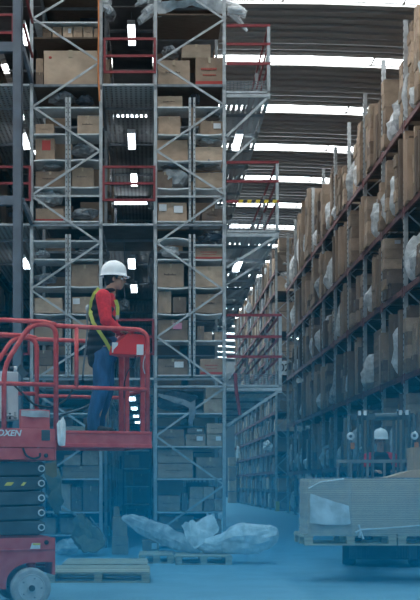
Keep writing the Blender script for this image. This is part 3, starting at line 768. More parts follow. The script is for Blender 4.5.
# round sign 02
sg = thing('round_sign', 'round white sign reading 02 on the end of the distant rack', 'sign', tuple(K(284.8, 368, Yb-.15)))
MB().box(-.25, .25, .03, .2, -.02, .02).build('sign_bracket', M['steel_dull'], sg)
MB().lathe([(.33, 0), (.33, .03)], (0, 0, 0), 'y', 28).build('disc', M['white'], sg)
def text(body, size, mk, parent, loc, rot, name='lettering', shear=0, depth=.004, align='CENTER'):
    cu = bpy.data.curves.new(name, 'FONT'); cu.body = body; cu.size = size; cu.extrude = depth; cu.shear = shear; cu.align_x = align; cu.align_y = 'CENTER'; cu.offset = size * .025
    t = bpy.data.objects.new('tmp', cu); COL.objects.link(t); bpy.context.view_layer.update()
    me = bpy.data.meshes.new_from_object(t.evaluated_get(bpy.context.evaluated_depsgraph_get())); bpy.data.objects.remove(t)
    me.materials.clear(); me.materials.append(M[mk]); return put(name, me, parent, loc, None, rot)
text('02', .48, 'ink', sg, (-.02, -.012, 0), (math.pi/2, 0, 0), 'numerals')
# yellow upright guards
for i, (x, lb) in enumerate(((277.5, 'yellow post guard at foot of distant rack near corner'), (289.5, 'yellow post guard beside the far end of right rack'))):
    Y = 50.7; X = KX(x, Y)
    o = MB().box(X-.09, X+.09, Y-.08, Y-.05, 0, .45).box(X-.09, X-.07, Y-.08, Y+.05, 0, .45).box(X+.07, X+.09, Y-.08, Y+.05, 0, .45).build('post_guard', M['yellow'], None, (X, Y, 0)); tag(o, lb, 'guard')
# pallets of cartons far along the aisle, right of the right tower
for i, (x0, y0, x1, y1) in enumerate([(229, 492, 237, 503), (229, 480.5, 236.5, 491), (229, 467, 236, 480), (229, 457, 236, 466)]):
    Y = 72.0; p0, p1 = K(x0, y1, Y), K(x1, y0, Y)
    carton((p0.x+p1.x)/2, Y+.6, max(0, p0.z), p1.x-p0.x, 1.0, p1.z-max(0, p0.z)-.01, 'card_pale', '', f'large tan carton, {ORD[i]} in the tall stack far down the aisle', 'stack far down the aisle', tape=False)

# ------------------------------------------------------------------ shelf unit at the end of the aisle, low
YS = 27.5
us = thing('shelving_unit', 'small grey shelving unit with cartons standing low inside the dark aisle', 'shelf', (KX(136, YS), YS, 0)); uo = tuple(us.location)
for x in (123.5, 149.5): MB().box(KX(x, YS)-.02, KX(x, YS)+.02, YS, YS+.04, 0, KZ(440, YS)).build('post', M['steel_dull'], us, uo)
for y in (450, 468, 486, 504, 520): MB().box(KX(123.5, YS), KX(149.5, YS), YS, YS+.5, KZ(y, YS)-.03, KZ(y, YS)).build('shelf', M['shelf'], us, uo)
for i, (x0, y0, x1, y1, mk) in enumerate([(124.5,455,139,467.5,'card_pale'),(126,472,133,485.5,'card_pale'),(135,474,148,485.5,'card_dark'),(127,488,132,503.5,'card_pale'),(133,489,147,503.5,'card_dark'),(127,509,146,519.5,'card_dark'),(126,440,137,449.6,'card_pale')]):
    p0, p1 = K(x0, y1, YS+.03), K(x1, y0, YS+.03)
    carton((p0.x+p1.x)/2, YS+.22, p0.z+.005, p1.x-p0.x, .34, p1.z-p0.z, mk, '', ['tan carton on second highest shelf','slim tan carton on third shelf down','dark carton on third shelf down','slim tan carton on fourth shelf down','dark carton on fourth shelf down','wide dark carton on the bottom shelf','tan carton on the top shelf'][i] + ' of small aisle unit', 'cartons on the small aisle unit')

# ------------------------------------------------------------------ pallets on the floor
def pallet(label, x0, x1, yf, z0=0, depth=1.0, n=6):
    L = x1 - x0; root = thing('wooden_pallet', label, 'pallet', ((x0+x1)/2, yf, z0))
    w_ = depth / n * .8
    bdm = MB().box(-L/2, L/2, 0, w_, .118, .14).mesh('deck_board', M['palw'])
    for i in range(n): put('deck_board', bdm, root, (0, i*(depth-w_)/(n-1), random.uniform(-.002, .002)))
    blk = MB().box(-.05, .05, 0, .1, .02, .096).mesh('block', M['palw'])
    st = MB().box(-.06, .06, 0, depth, .096, .118).mesh('stringer_board', M['palw'])
    bb = MB().box(-L/2, L/2, 0, .1, 0, .02).mesh('bottom_board', M['palw'])
    for i in range(3):
        x = (-L/2+.05, 0, L/2-.05)[i]; put('stringer_board', st, root, (x, 0, 0))
        for j in range(3): put('block', blk, root, (x, j*(depth-.1)/2, 0))
    for j in range(3): put('bottom_board', bb, root, (0, j*(depth-.1)/2, 0))
    return root
pallet('wooden pallet on the floor in front, beside the lift wheel', KX(47, 13.9), KX(149.5, 13.9), 13.9, 0, 1.15)
pallet('wooden pallet just behind the front pallet', KX(62, 15.3), KX(147, 15.3), 15.3, 0, 1.15)
pallet('wooden pallet partly hidden left of the one under white plastic', KX(139, 17.3), KX(174, 17.3), 17.3, 0, .95)
pallet('pale wooden pallet under the big white plastic bundle', KX(175.5, 17.0), KX(232, 17.0), 17.0, 0, 1.0)
# cartons on the floor by the aisle mouth
def fcart(x0, y0, x1, y1, Y, mk, ft, lb, d=.3, rz=0):
    p0, p1 = K(x0, y1, Y), K(x1, y0, Y)
    return carton((p0.x+p1.x)/2, Y+d/2, max(0, p0.z), p1.x-p0.x, d, p1.z-max(0, p0.z)-.004, mk, ft, lb, 'cartons on the floor by the aisle', rz=rz)
Yc = 19.5
fcart(112, 536.5, 128, 555, Yc, 'card_pale', 'T', 'brown carton standing on floor, bottom of the pair at aisle mouth')
fcart(112.5, 517, 127, 536.3, Yc, 'card_pale', '', 'tan carton on top of another at aisle mouth, flap raised')
fp = sheet('carton_flap', ([K(114, 516.8, Yc), K(113.5, 507, Yc-.05)], [K(120, 516.8, Yc), K(119, 506.5, Yc-.05)]), 'card_pale', 'torn tan cardboard flap standing on the carton at the aisle mouth', 'cardboard', amp=.004, nu=4, nv=4)
fcart(142.5, 540, 159, 556.5, 18.9, 'card', 'W', 'small brown carton with white label on floor under bubble wrap', .3)

# big plastic bundle, sheet and bubble wrap
def blob_bundle():
    root = thing('plastic_bundle', 'big white crumpled plastic bundle lying on pale pallet', 'plastic wrap', tuple(K(228, 555, 17.3)))
    org = root.location
    def loft(path, name, mk, seed, n=22, amp=.06, flat=1.0):
        pts = [(K(x, y, Y), ra) for x, y, Y, ra in path]; vs = []; sub = 7; rings = []
        for i in range(len(pts)-1):
            for s_ in range(sub):
                t = s_/sub; rings.append((pts[i][0].lerp(pts[i+1][0], t), pts[i][1]*(1-t)+pts[i+1][1]*t))
        rings.append(pts[-1])
        for i, (p, ra) in enumerate(rings):
            for k in range(n):
                a = 2*math.pi*k/n; d = Vector((.12*math.cos(a), math.cos(a), math.sin(a)*flat)); q = p*1.6 + d*1.4 + Vector((seed, 0, 0))
                rr_ = ra*(1 + .22*noise.noise(q) + amp*4*abs(noise.noise(q*3.1)) - amp)
                v = p + d*rr_; v.z = max(v.z, .145 if mk != 'film' else .02); vs.append(v)
        fs = [(i*n+k, i*n+(k+1) % n, (i+1)*n+(k+1) % n, (i+1)*n+k) for i in range(len(rings)-1) for k in range(n)]
        fs += [tuple(range(n)), tuple((len(rings)-1)*n+k for k in range(n))[::-1]]
        m = MB(); m.add(vs, fs); return m.build(name, M[mk], root, tuple(org))
    loft([(196, 545, 17.5, .05), (205, 545, 17.5, .13), (214, 546, 17.5, .14), (222, 543, 17.5, .15), (232, 540, 17.4, .22), (245, 539, 17.3, .235), (258, 539, 17.3, .22), (270, 536, 17.3, .19), (277, 535, 17.3, .12), (279, 535, 17.3, .03)], 'wrapped_body', 'film_white', 2)
    sheet('folded_sheet', ([K(180, 525, 17.7), K(190, 519, 17.5), K(199, 521, 17.6), K(210, 516, 17.6), K(220, 527, 17.6)], [K(184, 535, 17.5), K(196, 548, 17.3), K(207, 543, 17.4), K(219, 532, 17.5)]), 'film_white', '', '', seed=12, amp=.07, parent=None)
    return root
bb_ = blob_bundle()
for o in list(COL.objects):
    if o.name.startswith('folded_sheet'): tag(o, 'white plastic sheet folded up behind the big bundle', 'plastic wrap')
def wrap_tube(path, mk, label, seed, name='bubble_wrap_roll'):
    vs = []; n = 18; rings = []; sub = 8
    pts = [(K(x, y, Y), ra) for x, y, Y, ra in path]
    for i in range(len(pts)-1):
        for s_ in range(sub): t = s_/sub; rings.append((pts[i][0].lerp(pts[i+1][0], t), pts[i][1]*(1-t)+pts[i+1][1]*t))
    rings.append(pts[-1])
    for p, ra in rings:
        for k in range(n):
            a = 2*math.pi*k/n; d = Vector((.45*math.sin(a), math.cos(a), math.sin(a))); q = p*5 + d*2 + Vector((seed, 0, 0))
            vs.append(p + d*ra*(1 + .3*noise.noise(q)))
    fs = [(i*n+k, i*n+(k+1) % n, (i+1)*n+(k+1) % n, (i+1)*n+k) for i in range(len(rings)-1) for k in range(n)]
    fs += [tuple(range(n)), tuple((len(rings)-1)*n+k for k in range(n))[::-1]]
    m = MB(); m.add(vs, fs); o = m.build(name, M[mk], None, tuple(K(path[0][0], path[0][1], path[0][2]))); tag(o, label, 'plastic wrap'); return o
wrap_tube([(122, 517, 18.9, .03), (130, 520, 18.8, .10), (146, 527, 18.5, .14), (165, 535, 18.2, .15), (182, 543, 17.9, .13), (200, 551, 17.7, .07)], 'film', 'long clear bubble wrap sheet sloping from cartons down to white bundle', 4)
crumple('plastic_wrap', K(66, 548, 19.0), (.34, .3, .28), 'film', 'clear plastic heap on the floor behind the lift wheel', seed=71)
crumple('plastic_wrap', K(168, 553, 18.4), (.34, .25, .08), 'film_grey', 'flat plastic scraps on floor between small carton and pallet', seed=73)
sheet('olive_sheet', ([K(69, 517, 19.4), K(74, 530, 19.3), K(80, 553, 19.0)], [K(92, 518, 19.4), K(97, 530, 19.3), K(103, 548, 19.0)]), 'bag', 'olive brown sheet leaning against left tower foot', 'sheet', seed=3, amp=.12)
crumple('olive_bag', K(84, 537, 19.4), (.4, .3, .55), 'bag', 'olive brown sack slumped behind the leaning sheet', 'sack', 75, amp=.3)
tag(MB().tube([K(90, 517, 19.2), K(100, 530, 19.1), K(107, 541, 19.0), K(106, 548, 19.0)], .012, 6).build('loose_cord', M['film_grey'], None, tuple(K(90, 517, 19.2))), 'thin loose cord hanging from the olive sheet', 'cord')
sheet('torn_cardboard', ([K(44, 461, 18.8), K(46, 475, 18.8), K(50, 500, 18.8), K(56, 512, 18.8)], [K(58, 463, 18.8), K(60, 480, 18.7), K(63, 500, 18.8), K(60, 516, 18.9)]), 'bag', 'torn brown cardboard hanging behind the lift scissor stack', 'cardboard', seed=5, amp=.08)

# ------------------------------------------------------------------ scissor lift
TH = math.radians(18); LX, LY = .02, 11.45; cs, sn = math.cos(TH), math.sin(TH)
lift = thing('scissor_lift', 'red scissor lift with extended railed platform in the left foreground', 'lift', (LX, LY, 0), TH)
def LP(px, py, v=0.0):
    p = px - VX; x0, y0 = LX - v*sn, LY + v*cs
    u = (p*y0 - F*x0) / (F*cs - p*sn); Y = y0 + u*sn
    return Vector((u, v, CH + (VY - py) * Y / F))
W = .92
def ltube(name, pts, r_=.023, mk='liftred', parent=lift, n=10): 
    return MB().tube(pts, r_, n).build(name, M[mk], parent, smooth=True)
def rnd_path(pts, rad=.1, n=5):
    out = [Vector(pts[0])]
    for i in range(1, len(pts)-1):
        p = Vector(pts[i]); a = (Vector(pts[i-1]) - p); c = (Vector(pts[i+1]) - p)
        ra = min(rad, a.length*.45, c.length*.45); A = p + a.normalized()*ra; C = p + c.normalized()*ra
        for k in range(n+1): t = k/n; out.append(A*(1-t)**2 + p*2*t*(1-t) + C*t*t)
    out.append(Vector(pts[-1])); return out
zr = LP(60, 326).z; zm = LP(60, 387).z; zd = LP(100, 431).z; ze = LP(100, 448).z
uR = LP(150, 400).u if False else LP(150.0, 400).x
def at(px, z, v=0.0):
    q = LP(px, 0, v); return Vector((q.x, v, z))
uE = LP(147.6, 400).x                       # right end of the platform
uM = LP(56, 400).x                          # right end of the main platform
uB = LP(-60, 400).x
for v, nm in ((0.0, 'near'), (W, 'far')):
    # extension guard rail: top tube that bends down at the right end
    dz = 0 if v == 0 else -.02
    p = lambda u, z: Vector((u, v, z + dz))
    ltube('top_rail', rnd_path([p(uM-.02, zr), p(uE, zr-.0), p(uE, zd)], .13), .024)
    ltube('mid_rail', [p(uM-.02, zm), p(uE, zm-.0)], .021)
    ltube('rail_post', [p(at(76.5, 0).x, zr), p(at(76.5, 0).x, zm if v == 0 else zd)], .022)
    # main guard rail
    ltube('top_rail', [p(uB, zr+.035), p(at(45, 0).x, zr+.035), p(uM, zr+.01)], .024)
    ltube('mid_rail', [p(uB, zm+.02), p(uM, zm+.02)], .023)
    ltube('corner_loop', rnd_path([p(at(4, 0).x, zd-.02), p(at(4, 0).x, at(4,0).z if False else LP(4, 366).z), p(at(31, 0).x, zr+.01), p(uM, zr+.01), p(uM, zd-.1)], .14), .026)
    ltube('rail_post', [p(uB+.03, zr), p(uB+.03, zd)], .023)
for z in (zr, zm): ltube('end_rail', [Vector((uE, 0, z)), Vector((uE, W, z))], .02) if False else None
ltube('end_rail', rnd_path([Vector((uE, .0, zm)), Vector((uE, W, zm))], .1), .021)
ltube('end_rail', [Vector((uE-.13, 0, zr)), Vector((uE-.13, W, zr-.02))], .021)
# platform decks and toe boards
def lbox(name, u0, u1, v0, v1, z0, z1, mk='liftbody', bevel=.006, parent=lift): return MB().box(u0, u1, v0, v1, z0, z1).build(name, M[mk], parent, bevel=bevel)
uX0 = LP(60, 430).x; uX1 = LP(151.5, 440).x
lbox('extension_deck', uX0-.3, uX1-.03, .03, W-.03, zd-.05, zd-.025, 'darksteel')
lbox('toe_board', uX0, uX1, -.012, .012, ze, zd); lbox('toe_board', uX0, uX1, W-.012, W+.012, ze, zd)
lbox('toe_board', uX1-.02, uX1, .012, W-.012, ze, zd)
lbox('edge_lip', uX0, uX1, -.022, -.012, ze+.005, ze+.045, 'liftred'); lbox('edge_lip', uX0, uX1, -.022, -.012, zd-.03, zd, 'liftred')
z0, z1, z2 = LP(30, 460).z, LP(30, 447.5).z, LP(30, 428.5).z
lbox('main_side', uB, uM, -.02, .02, z1, z2, 'liftbody'); lbox('main_side', uB, uM, W-.02, W+.02, z1, z2)
lbox('lower_side', uB, LP(54.5, 455).x, -.01, .03, z0, z1-.004, 'liftbody'); lbox('lower_side', uB, LP(54.5, 455).x, W-.03, W+.01, z0, z1-.004)
lbox('main_deck', uB, uM, .02, W-.02, z2-.06, z2-.03, 'darksteel')
lbox('end_plate', uM-.02, uM, -.015, W, z0, z1, 'liftbody')
lbox('raised_panel', LP(20, 420).x, LP(49.5, 420).x, -.015, .05, z2, LP(30, 409.5).z, 'liftbody')
sheet('tape_residue', ([Vector((LP(20.5, 420).x, -.028, LP(30, 416.5).z)), Vector((LP(49, 420).x, -.028, LP(30, 417.5).z))], [Vector((LP(20.5, 420).x, -.028, LP(30, 410.5).z)), Vector((LP(49, 420).x, -.028, LP(30, 411).z))]), 'film', '', '', amp=.008, thick=.003, parent=lift)
lbox('dark_hatch', LP(41, 435).x, LP(49.5, 435).x, -.028, -.018, LP(45, 440.5).z, LP(45, 430).z, 'darksteel', .004)
for body_, px_ in (('XEN', 11.7), ('O', -.3)): text(body_, .086, 'white', lift, (LP(px_, 433).x, -.024, LP(6, 433.3).z), (math.pi/2, 0, 0), 'lettering', shear=.25)
ltube('round_port', [LP(46, 455.5, -.022), LP(46, 455.5, .0)], .022, 'black', n=14)
ltube('hydraulic_hose', rnd_path([LP(23, 448, -.03), LP(26, 456, -.03), LP(34, 459, -.03), LP(40, 457, -.03), LP(40, 453, -.03)], .06), .011, 'rubber', n=8)
# hoses and lanyards on the platform
ltube('power_hose', rnd_path([LP(14, 385, .4), LP(25, 396, .4), LP(34, 405, .4), LP(50, 408, .4), LP(62, 403, .4), LP(70, 396, .4), LP(73, 387, .4)], .1), .011, 'rubber', n=8)
ltube('power_hose', rnd_path([LP(51, 420, .3), LP(66, 413, .3), LP(82, 409, .3), LP(95, 402, .25), LP(106, 393, .2)], .15), .013, 'darksteel', n=8)
# white cabinet, lamp
lbox('control_cabinet', LP(-6, 400, .45).x, LP(18.5, 400, .45).x, .45, .75, LP(10, 420, .45).z, LP(10, 371.5, .45).z, 'white', .012)
lbox('cabinet_hinge', LP(6, 400, .44).x, LP(7, 400, .44).x, .435, .45, LP(6, 420, .45).z, LP(6, 373, .45).z, 'steel', 0)
ltube('work_lamp', [LP(10, 369, .3), LP(17, 369, .3)], .028, 'black'); ltube('lamp_lens', [LP(13.5, 369, .29), LP(16.8, 369.2, .29)], .03, 'white')
MB().prism([(LP(17, 362, .35).x, LP(17, 369, .35).z), (LP(23, 375, .35).x, LP(23, 378, .35).z), (LP(29, 374, .35).x, LP(29, 374, .35).z), (LP(20, 362, .35).x, LP(20, 364, .35).z)], .35, .37).build('lamp_bracket', M['darksteel'], lift)
for i, x in enumerate((6.5, 10, 15)): ltube('valve', [LP(x, 419, .1), LP(x, 414-i, .1)], .012, 'rubber' if i % 2 else 'steel', n=8)
ltube('valve_pipe', rnd_path([LP(5, 417, .08), LP(11, 415, .08), LP(17, 418, .08)], .03), .01, 'steel', n=8)
# posts and stand under the control box, cable chain
for x, v in ((121, .45), (127, .30), (142.5, .30)): lbox('stand_post', LP(x, 400, v).x-.022, LP(x, 400, v).x+.022, v-.02, v+.02, zd-.03, LP(x, 352, v).z, 'liftred', .004)
lbox('stand_post', LP(122, 400, .45).x-.022, LP(127, 400, .45).x+.022, .43, .47, LP(120, 393, .45).z, LP(120, 388, .45).z, 'liftred', .004)
ltube('cable', rnd_path([LP(136, 354, .1), LP(134, 364, .12), LP(127, 372, .14), LP(124, 385, .2), LP(124, 398, .3)], .08), .006, 'rubber', n=6)
ltube('cable', rnd_path([LP(146, 354, .1), LP(143.5, 360, .1), LP(143, 368, .1), LP(145, 374, .1)], .05), .006, 'white', n=6)
# control box: a wedge with a sloping top
vb0, vb1 = .02, .26
poly = [LP(112.3, 354, vb0), LP(143.8, 355.3, vb0), LP(146.6, 347, vb0), LP(147, 337.5, vb0), LP(142, 334.5, vb0), LP(128.5, 332.8, vb0), LP(113, 347, vb0)]
cbx = MB().prism([(q.x, q.z) for q in poly], vb0, vb1).build('control_box', M['brightred'], lift, bevel=.008)
MB().prism([(q.x, q.z) for q in (LP(112.6, 352.5, 0), LP(112.8, 342.2, 0), LP(118.4, 342.2, 0), LP(118.2, 345, 0), LP(113.9, 349.6, 0), LP(113.6, 352.5, 0))][::-1], vb0-.008, vb0+.01).build('white_sticker', M['white'], cbx)
MB().prism([(q.x, q.z) for q in (LP(137, 354.6, 0), LP(143.8, 354.8, 0), LP(144, 344.3, 0), LP(137.2, 344.3, 0))], vb0-.008, vb0+.01).build('white_sticker', M['white'], cbx)
ltube('joystick', [LP(126, 335, .12), LP(125, 328, .12)], .013, 'rubber')
# scissor arms, stowed
zt, zb = LP(30, 462).z, LP(30, 536).z; uA = LP(46, 500).x; n = 5; hh = (zt - zb) / n
for i in range(n):
    zc = zt - (i + .5) * hh
    for v in (.05, .14, W-.18, W-.09):
        tilt = (.012 if v in (.05, W-.09) else -.012)
        m = MB(); u0_, u1_ = uB, uA - (0 if v == .05 else .02)
        m.prism([(u0_, zc-hh*.44-tilt), (u1_-.03, zc-hh*.44+tilt), (u1_, zc-hh*.3+tilt), (u1_, zc+hh*.3+tilt), (u1_-.03, zc+hh*.44+tilt), (u0_, zc+hh*.44-tilt)], v, v+.05)
        arm = m.build('scissor_arm', M['darksteel'], lift, bevel=.006)
        if v == .05:
            u = LP(41, 480, .05).x; ring = MB().lathe([(.034, 0), (.036, -.02), (.026, -.022), (.022, -.008)], (u, .045, zc+tilt*.8), 'y', 18).build('pivot_pin', M['white'], arm, smooth=False); MB().lathe([(.023, 0), (.023, -.004)], (u, .022, zc+tilt*.8), 'y', 14).build('pivot_bore', M['darksteel'], arm)
            if i == 1:
                for a, c in ((4, 14), (20.5, 26.5)):
                    A = LP(a, 488, .05).x; C = LP(c, 484, .05).x; MB().prism([(A, zc-.015), (C-.03, zc-.015), (C, zc+.02), (A+.03, zc+.02)], .042, .052).build('yellow_mark', M['yellow_label'], arm)
lbox('cross_tube', uA-.35, uA-.29, .1, W-.1, zb+.05, zb+.1, 'darksteel'); 
# chassis with wheel arches
zc0, zc1 = .20, LP(30, 538).z
uC = LP(55.3, 560).x; wu, wz = LP(31, 590).x, .205
def arch_poly(u1):
    P = [(uB, zc0), (wu-.25, zc0)]
    for k in range(9): a = math.pi - math.pi*.5*k/8; P.append((wu + .02 + .27*math.cos(a), .26 + .20*math.sin(a)))
    P += [(uC-.03, .46), (uC-.03, .33), (uC, .33), (uC, zc1), (uB, zc1)]
    return P
for v in (0, W-.04): MB().prism(arch_poly(uC), v, v+.04).build('chassis_side', M['liftbody'], lift, bevel=.004)
lbox('chassis_top', uB, uC, .04, W-.04, zc1-.03, zc1, 'liftbody'); lbox('chassis_end', uC-.03, uC, .04, W-.04, .33, zc1-.03, 'liftbody')
lbox('chassis_floor', uB, wu-.27, .04, W-.04, .2, .24, 'darksteel')
lbox('chassis_rib', uB, uC, -.012, 0, LP(30, 549.5).z-.006, LP(30, 549.5).z+.006, 'liftbody', .003)
MB().prism([(q.x, q.z) for q in (LP(30, 549), LP(40, 549), LP(40.2, 543), LP(32, 543))], -.01, .002).build('warning_sticker', M['white'], lift)
lbox('sticker_band', LP(32.5, 540).x, LP(40, 540).x, -.013, -.009, LP(36, 545).z, LP(36, 543.2).z, 'yellow_label', 0)
ltube('round_port', [LP(46.5, 542.3, -.012), LP(46.5, 542.3, .0)], .024, 'black', n=14)
ltube('steering_pin', [Vector((wu+.02, .1, .40)), Vector((wu+.02, .1, .47))], .05, 'liftred', n=14)
for dz_ in (0, .04): ltube('axle_plate', [Vector((wu-.1, .08, .41+dz_)), Vector((wu+.16, .08, .41+dz_))], .008, 'steel', n=6)
for v, u in ((-.03, wu), (W-.09, wu), (-.03, uB+.3), (W-.09, uB+.3)):
    wr = MB().lathe([(.12, .0), (.18, -.0), (.203, .02), (.205, .05), (.203, .10), (.18, .12), (.12, .12)], (u, v, wz), 'y', 36).build('wheel', M['tyre'], lift, smooth=False)
    MB().lathe([(.14, -.002), (.135, -.008), (.12, .006), (.07, .010), (.045, .002), (.045, -.012), (.03, -.016)], (u, v, wz), 'y', 30).build('rim', M['rim'], wr)
    hb = MB().lathe([(.034, -.012), (.034, -.022)], (u, v, wz), 'y', 8)
    for k in range(5):
        a = 2*math.pi*k/5; MB().box(u+.1*math.cos(a)-.006, u+.1*math.cos(a)+.006, v-.006, v+.004, wz+.1*math.sin(a)-.006, wz+.1*math.sin(a)+.006).build('bolt', M['darksteel'], wr)
    hb.build('hub', M['darksteel'], wr)
for v in (.2, W-.25): ltube('axle', [Vector((wu, .05, wz)), Vector((wu, W-.05, wz))], .03, 'darksteel') if v == .2 else None
# plastic rag hanging on the corner of the main platform
crumple('hanging_plastic', K(61.5, 434, 10.92), (.085, .07, .29), 'film_white', 'clear plastic rag hanging at the platform corner of the lift', 'plastic wrap', seed=8, amp=.35)
sheet('torn_paper', ([K(45, 462, 11.0), K(51, 463, 11.0), K(57, 462, 11.0)], [K(47, 474, 11.02), K(53, 479, 11.02), K(58, 476, 11.02)]), 'bag', 'scrap of torn brown paper hanging beneath the lift platform', 'paper', seed=11, amp=.03, nu=10, nv=8)

# ------------------------------------------------------------------ people
def remesh(parts, vox, mk, name, parent, smooth_it=6, loc=(0, 0, 0)):
    """parts: an MB of overlapping closed shapes; fused into one continuous surface"""
    me = parts.mesh(name, M[mk] if isinstance(mk, str) else mk); o = bpy.data.objects.new(name, me); COL.objects.link(o)
    r_ = o.modifiers.new('r', 'REMESH'); r_.mode = 'VOXEL'; r_.voxel_size = vox
    s_ = o.modifiers.new('s', 'SMOOTH'); s_.iterations = smooth_it; s_.factor = .5
    bpy.context.view_layer.update()
    m2 = bpy.data.meshes.new_from_object(o.evaluated_get(bpy.context.evaluated_depsgraph_get()))
    o.modifiers.clear(); o.data = m2; m2.name = name
    m2.polygons.foreach_set('use_smooth', [True]*len(m2.polygons))
    if not m2.materials: m2.materials.append(M[mk])
    o.parent = parent; return o
def limb(b, pts, rs, n=12, sub=4):
    P = [Vector(p) for p in pts]; out = []; R = []
    for i in range(len(P)-1):
        for k in range(sub): t = k/sub; out.append(P[i].lerp(P[i+1], t)); R.append(rs[i]*(1-t)+rs[i+1]*t)
    out.append(P[-1]); R.append(rs[-1]); b.tube(out, R, n)
    for p, q in ((P[0], rs[0]), (P[-1], rs[-1])): b.ell(p, (q, q, q), n)
    for p, q in list(zip(P, rs))[1:-1]: b.ell(p, (q, q, q), n)
def hand(b, wrist, fwd, down, side, s=1.0, curl=.5):
    """fwd: direction of the fingers, down: palm side, side: thumb side"""
    fwd, down, side = Vector(fwd).normalized(), Vector(down).normalized(), Vector(side).normalized()
    w_ = Vector(wrist); rot = Matrix((fwd, side, down)).transposed()
    b.ell(w_ + fwd*.05*s, (.055*s, .042*s, .017*s), 12, rot)
    for i, (off, ln) in enumerate(((.030, .072), (.011, .082), (-.010, .076), (-.030, .060))):
        p = w_ + fwd*.085*s + side*off*s; pts = [p - fwd*.02*s]; a = 0; d = fwd.copy()
        for k, f_ in enumerate((.45, .3, .25)):
            a = curl*(.5 + .5*k); d = (fwd*math.cos(a) + down*math.sin(a)).normalized(); pts.append((pts[-1] if k else p) + d*ln*f_*s)
        limb(b, pts, [.0095*s, .009*s, .0085*s, .007*s], 8, 2)
    t0 = w_ + fwd*.02*s + side*.03*s; limb(b, [t0, t0 + side*.025*s + fwd*.025*s + down*.01*s, t0 + side*.032*s + fwd*.055*s + down*.022*s], [.012*s, .0105*s, .008*s], 8, 2)
def head_on(b, c, s=1.0):
    """head facing +x (local), c = centre of the skull"""
    c = Vector(c)
    b.ell(c + Vector((-.008, 0, .02))*s, (.097*s, .077*s, .098*s), 16)             # skull
    b.ell(c + Vector((.03, 0, -.045))*s, (.062*s, .058*s, .078*s), 14)             # face
    b.ell(c + Vector((.052, 0, -.098))*s, (.033*s, .034*s, .025*s), 10)            # chin
    b.ell(c + Vector((.01, 0, -.075))*s, (.06*s, .055*s, .045*s), 12)              # jaw
    b.tube([c + Vector((.088, 0, -.005))*s, c + Vector((.103, 0, -.03))*s, c + Vector((.106, 0, -.04))*s, c + Vector((.088, 0, -.05))*s], [.010*s, .013*s, .016*s, .010*s], 8)   # nose
    b.ell(c + Vector((.082, 0, -.066))*s, (.015*s, .024*s, .006*s), 8); b.ell(c + Vector((.080, 0, -.078))*s, (.014*s, .021*s, .007*s), 8)     # lips
    b.ell(c + Vector((.085, 0, .012))*s, (.014*s, .045*s, .009*s), 8)              # brow
    for sy in (-1, 1):
        b.ell(c + Vector((-.008, sy*.079, -.02))*s, (.020*s, .010*s, .032*s), 8)   # ears
        b.ell(c + Vector((.066, sy*.035, -.045))*s, (.02*s, .02*s, .018*s), 8)     # cheeks
def face_bits(c, s, parent):
    c = Vector(c)
    for sy in (-1, 1):
        e = MB().ell(c + Vector((.078, sy*.032, -.008))*s, (.012*s, .014*s, .009*s), 8).build('eye', M['white'], parent, smooth=True)
        MB().ell(c + Vector((.087, sy*.032, -.008))*s, (.005*s, .007*s, .007*s), 8).build('iris', M['hair'], e, smooth=True)
        MB().ell(c + Vector((.087, sy*.034, .012))*s, (.006*s, .020*s, .005*s), 8).build('eyebrow', M['hair'], parent, smooth=True)
    MB().ell(c + Vector((.090, 0, -.072))*s, (.006*s, .018*s, .003*s), 8).build('mouth', M['ink'], parent, smooth=True)
def hard_hat(parent, c, s=1.0, tilt=0):
    c = Vector(c); n = 28; vs = []; prof = [(1.0, 0), (.995, .03), (.96, .07), (.86, .105), (.66, .135), (.38, .152), (.0, .157)]
    def P(rf, z, a):
        R_ = .128*s*rf; x = R_*math.cos(a)*1.12; y = R_*math.sin(a)*.92
        return Vector((x, y, z*s))
    rings = []
    for rf, z in prof:
        rings.append([P(rf, z, 2*math.pi*k/n) for k in range(n)])
    brim = []
    for k in range(n):
        a = 2*math.pi*k/n; f = max(0, math.cos(a))**3; brim.append(P(1.05 + .20*f, -.008 - .004*f, a))
    rim2 = [v - Vector((0, 0, .006)) for v in brim]; inner = [P(.94, -.004, 2*math.pi*k/n) for k in range(n)]; itop = [P(.6, .10, 2*math.pi*k/n) for k in range(n)]
    allr = [itop, inner, rim2, brim] + rings
    R = Matrix.Rotation(tilt, 3, 'Y'); m = MB()
    for ring in allr: vs += [c + R @ v for v in ring]
    m.add(vs, [(i*n+k, i*n+(k+1) % n, (i+1)*n+(k+1) % n, (i+1)*n+k) for i in range(len(allr)-1) for k in range(n)])
    m.f.append(tuple(range(n))); m.m.append(0)
    h = m.build('hard_hat', M['helmet'], parent, smooth=True)
    rid = MB()
    rid.tube([c + R @ Vector((.128*s*1.12*math.cos(t)*.98, 0, .157*s*math.sin(t)+.004)) for t in [math.pi*(.12+.76*k/12) for k in range(13)]], .010*s, 8)
    rid.build('crown_ridge', M['helmet'], h, smooth=True)
    return h

# --- the worker on the lift (local frame: origin between his feet, +x forward)
YM = 11.62; sm = F / YM
mx, mz = KX(97, YM), zd - .02
worker = thing('person', 'worker in white hard hat, red and black jacket and jeans standing on the lift', 'person', (mx, YM, mz))
def W_(px, py, dy=0.0): return Vector(((px - VX)*YM/F - mx, dy, CH + (VY-py)*YM/F - mz))
body = MB()
hc = W_(114.8, 278.5)
head_on(body, hc, .98)
limb(body, [W_(109.5, 296), W_(111.5, 288), hc + Vector((-.02, 0, -.04))], [.062, .056, .055])
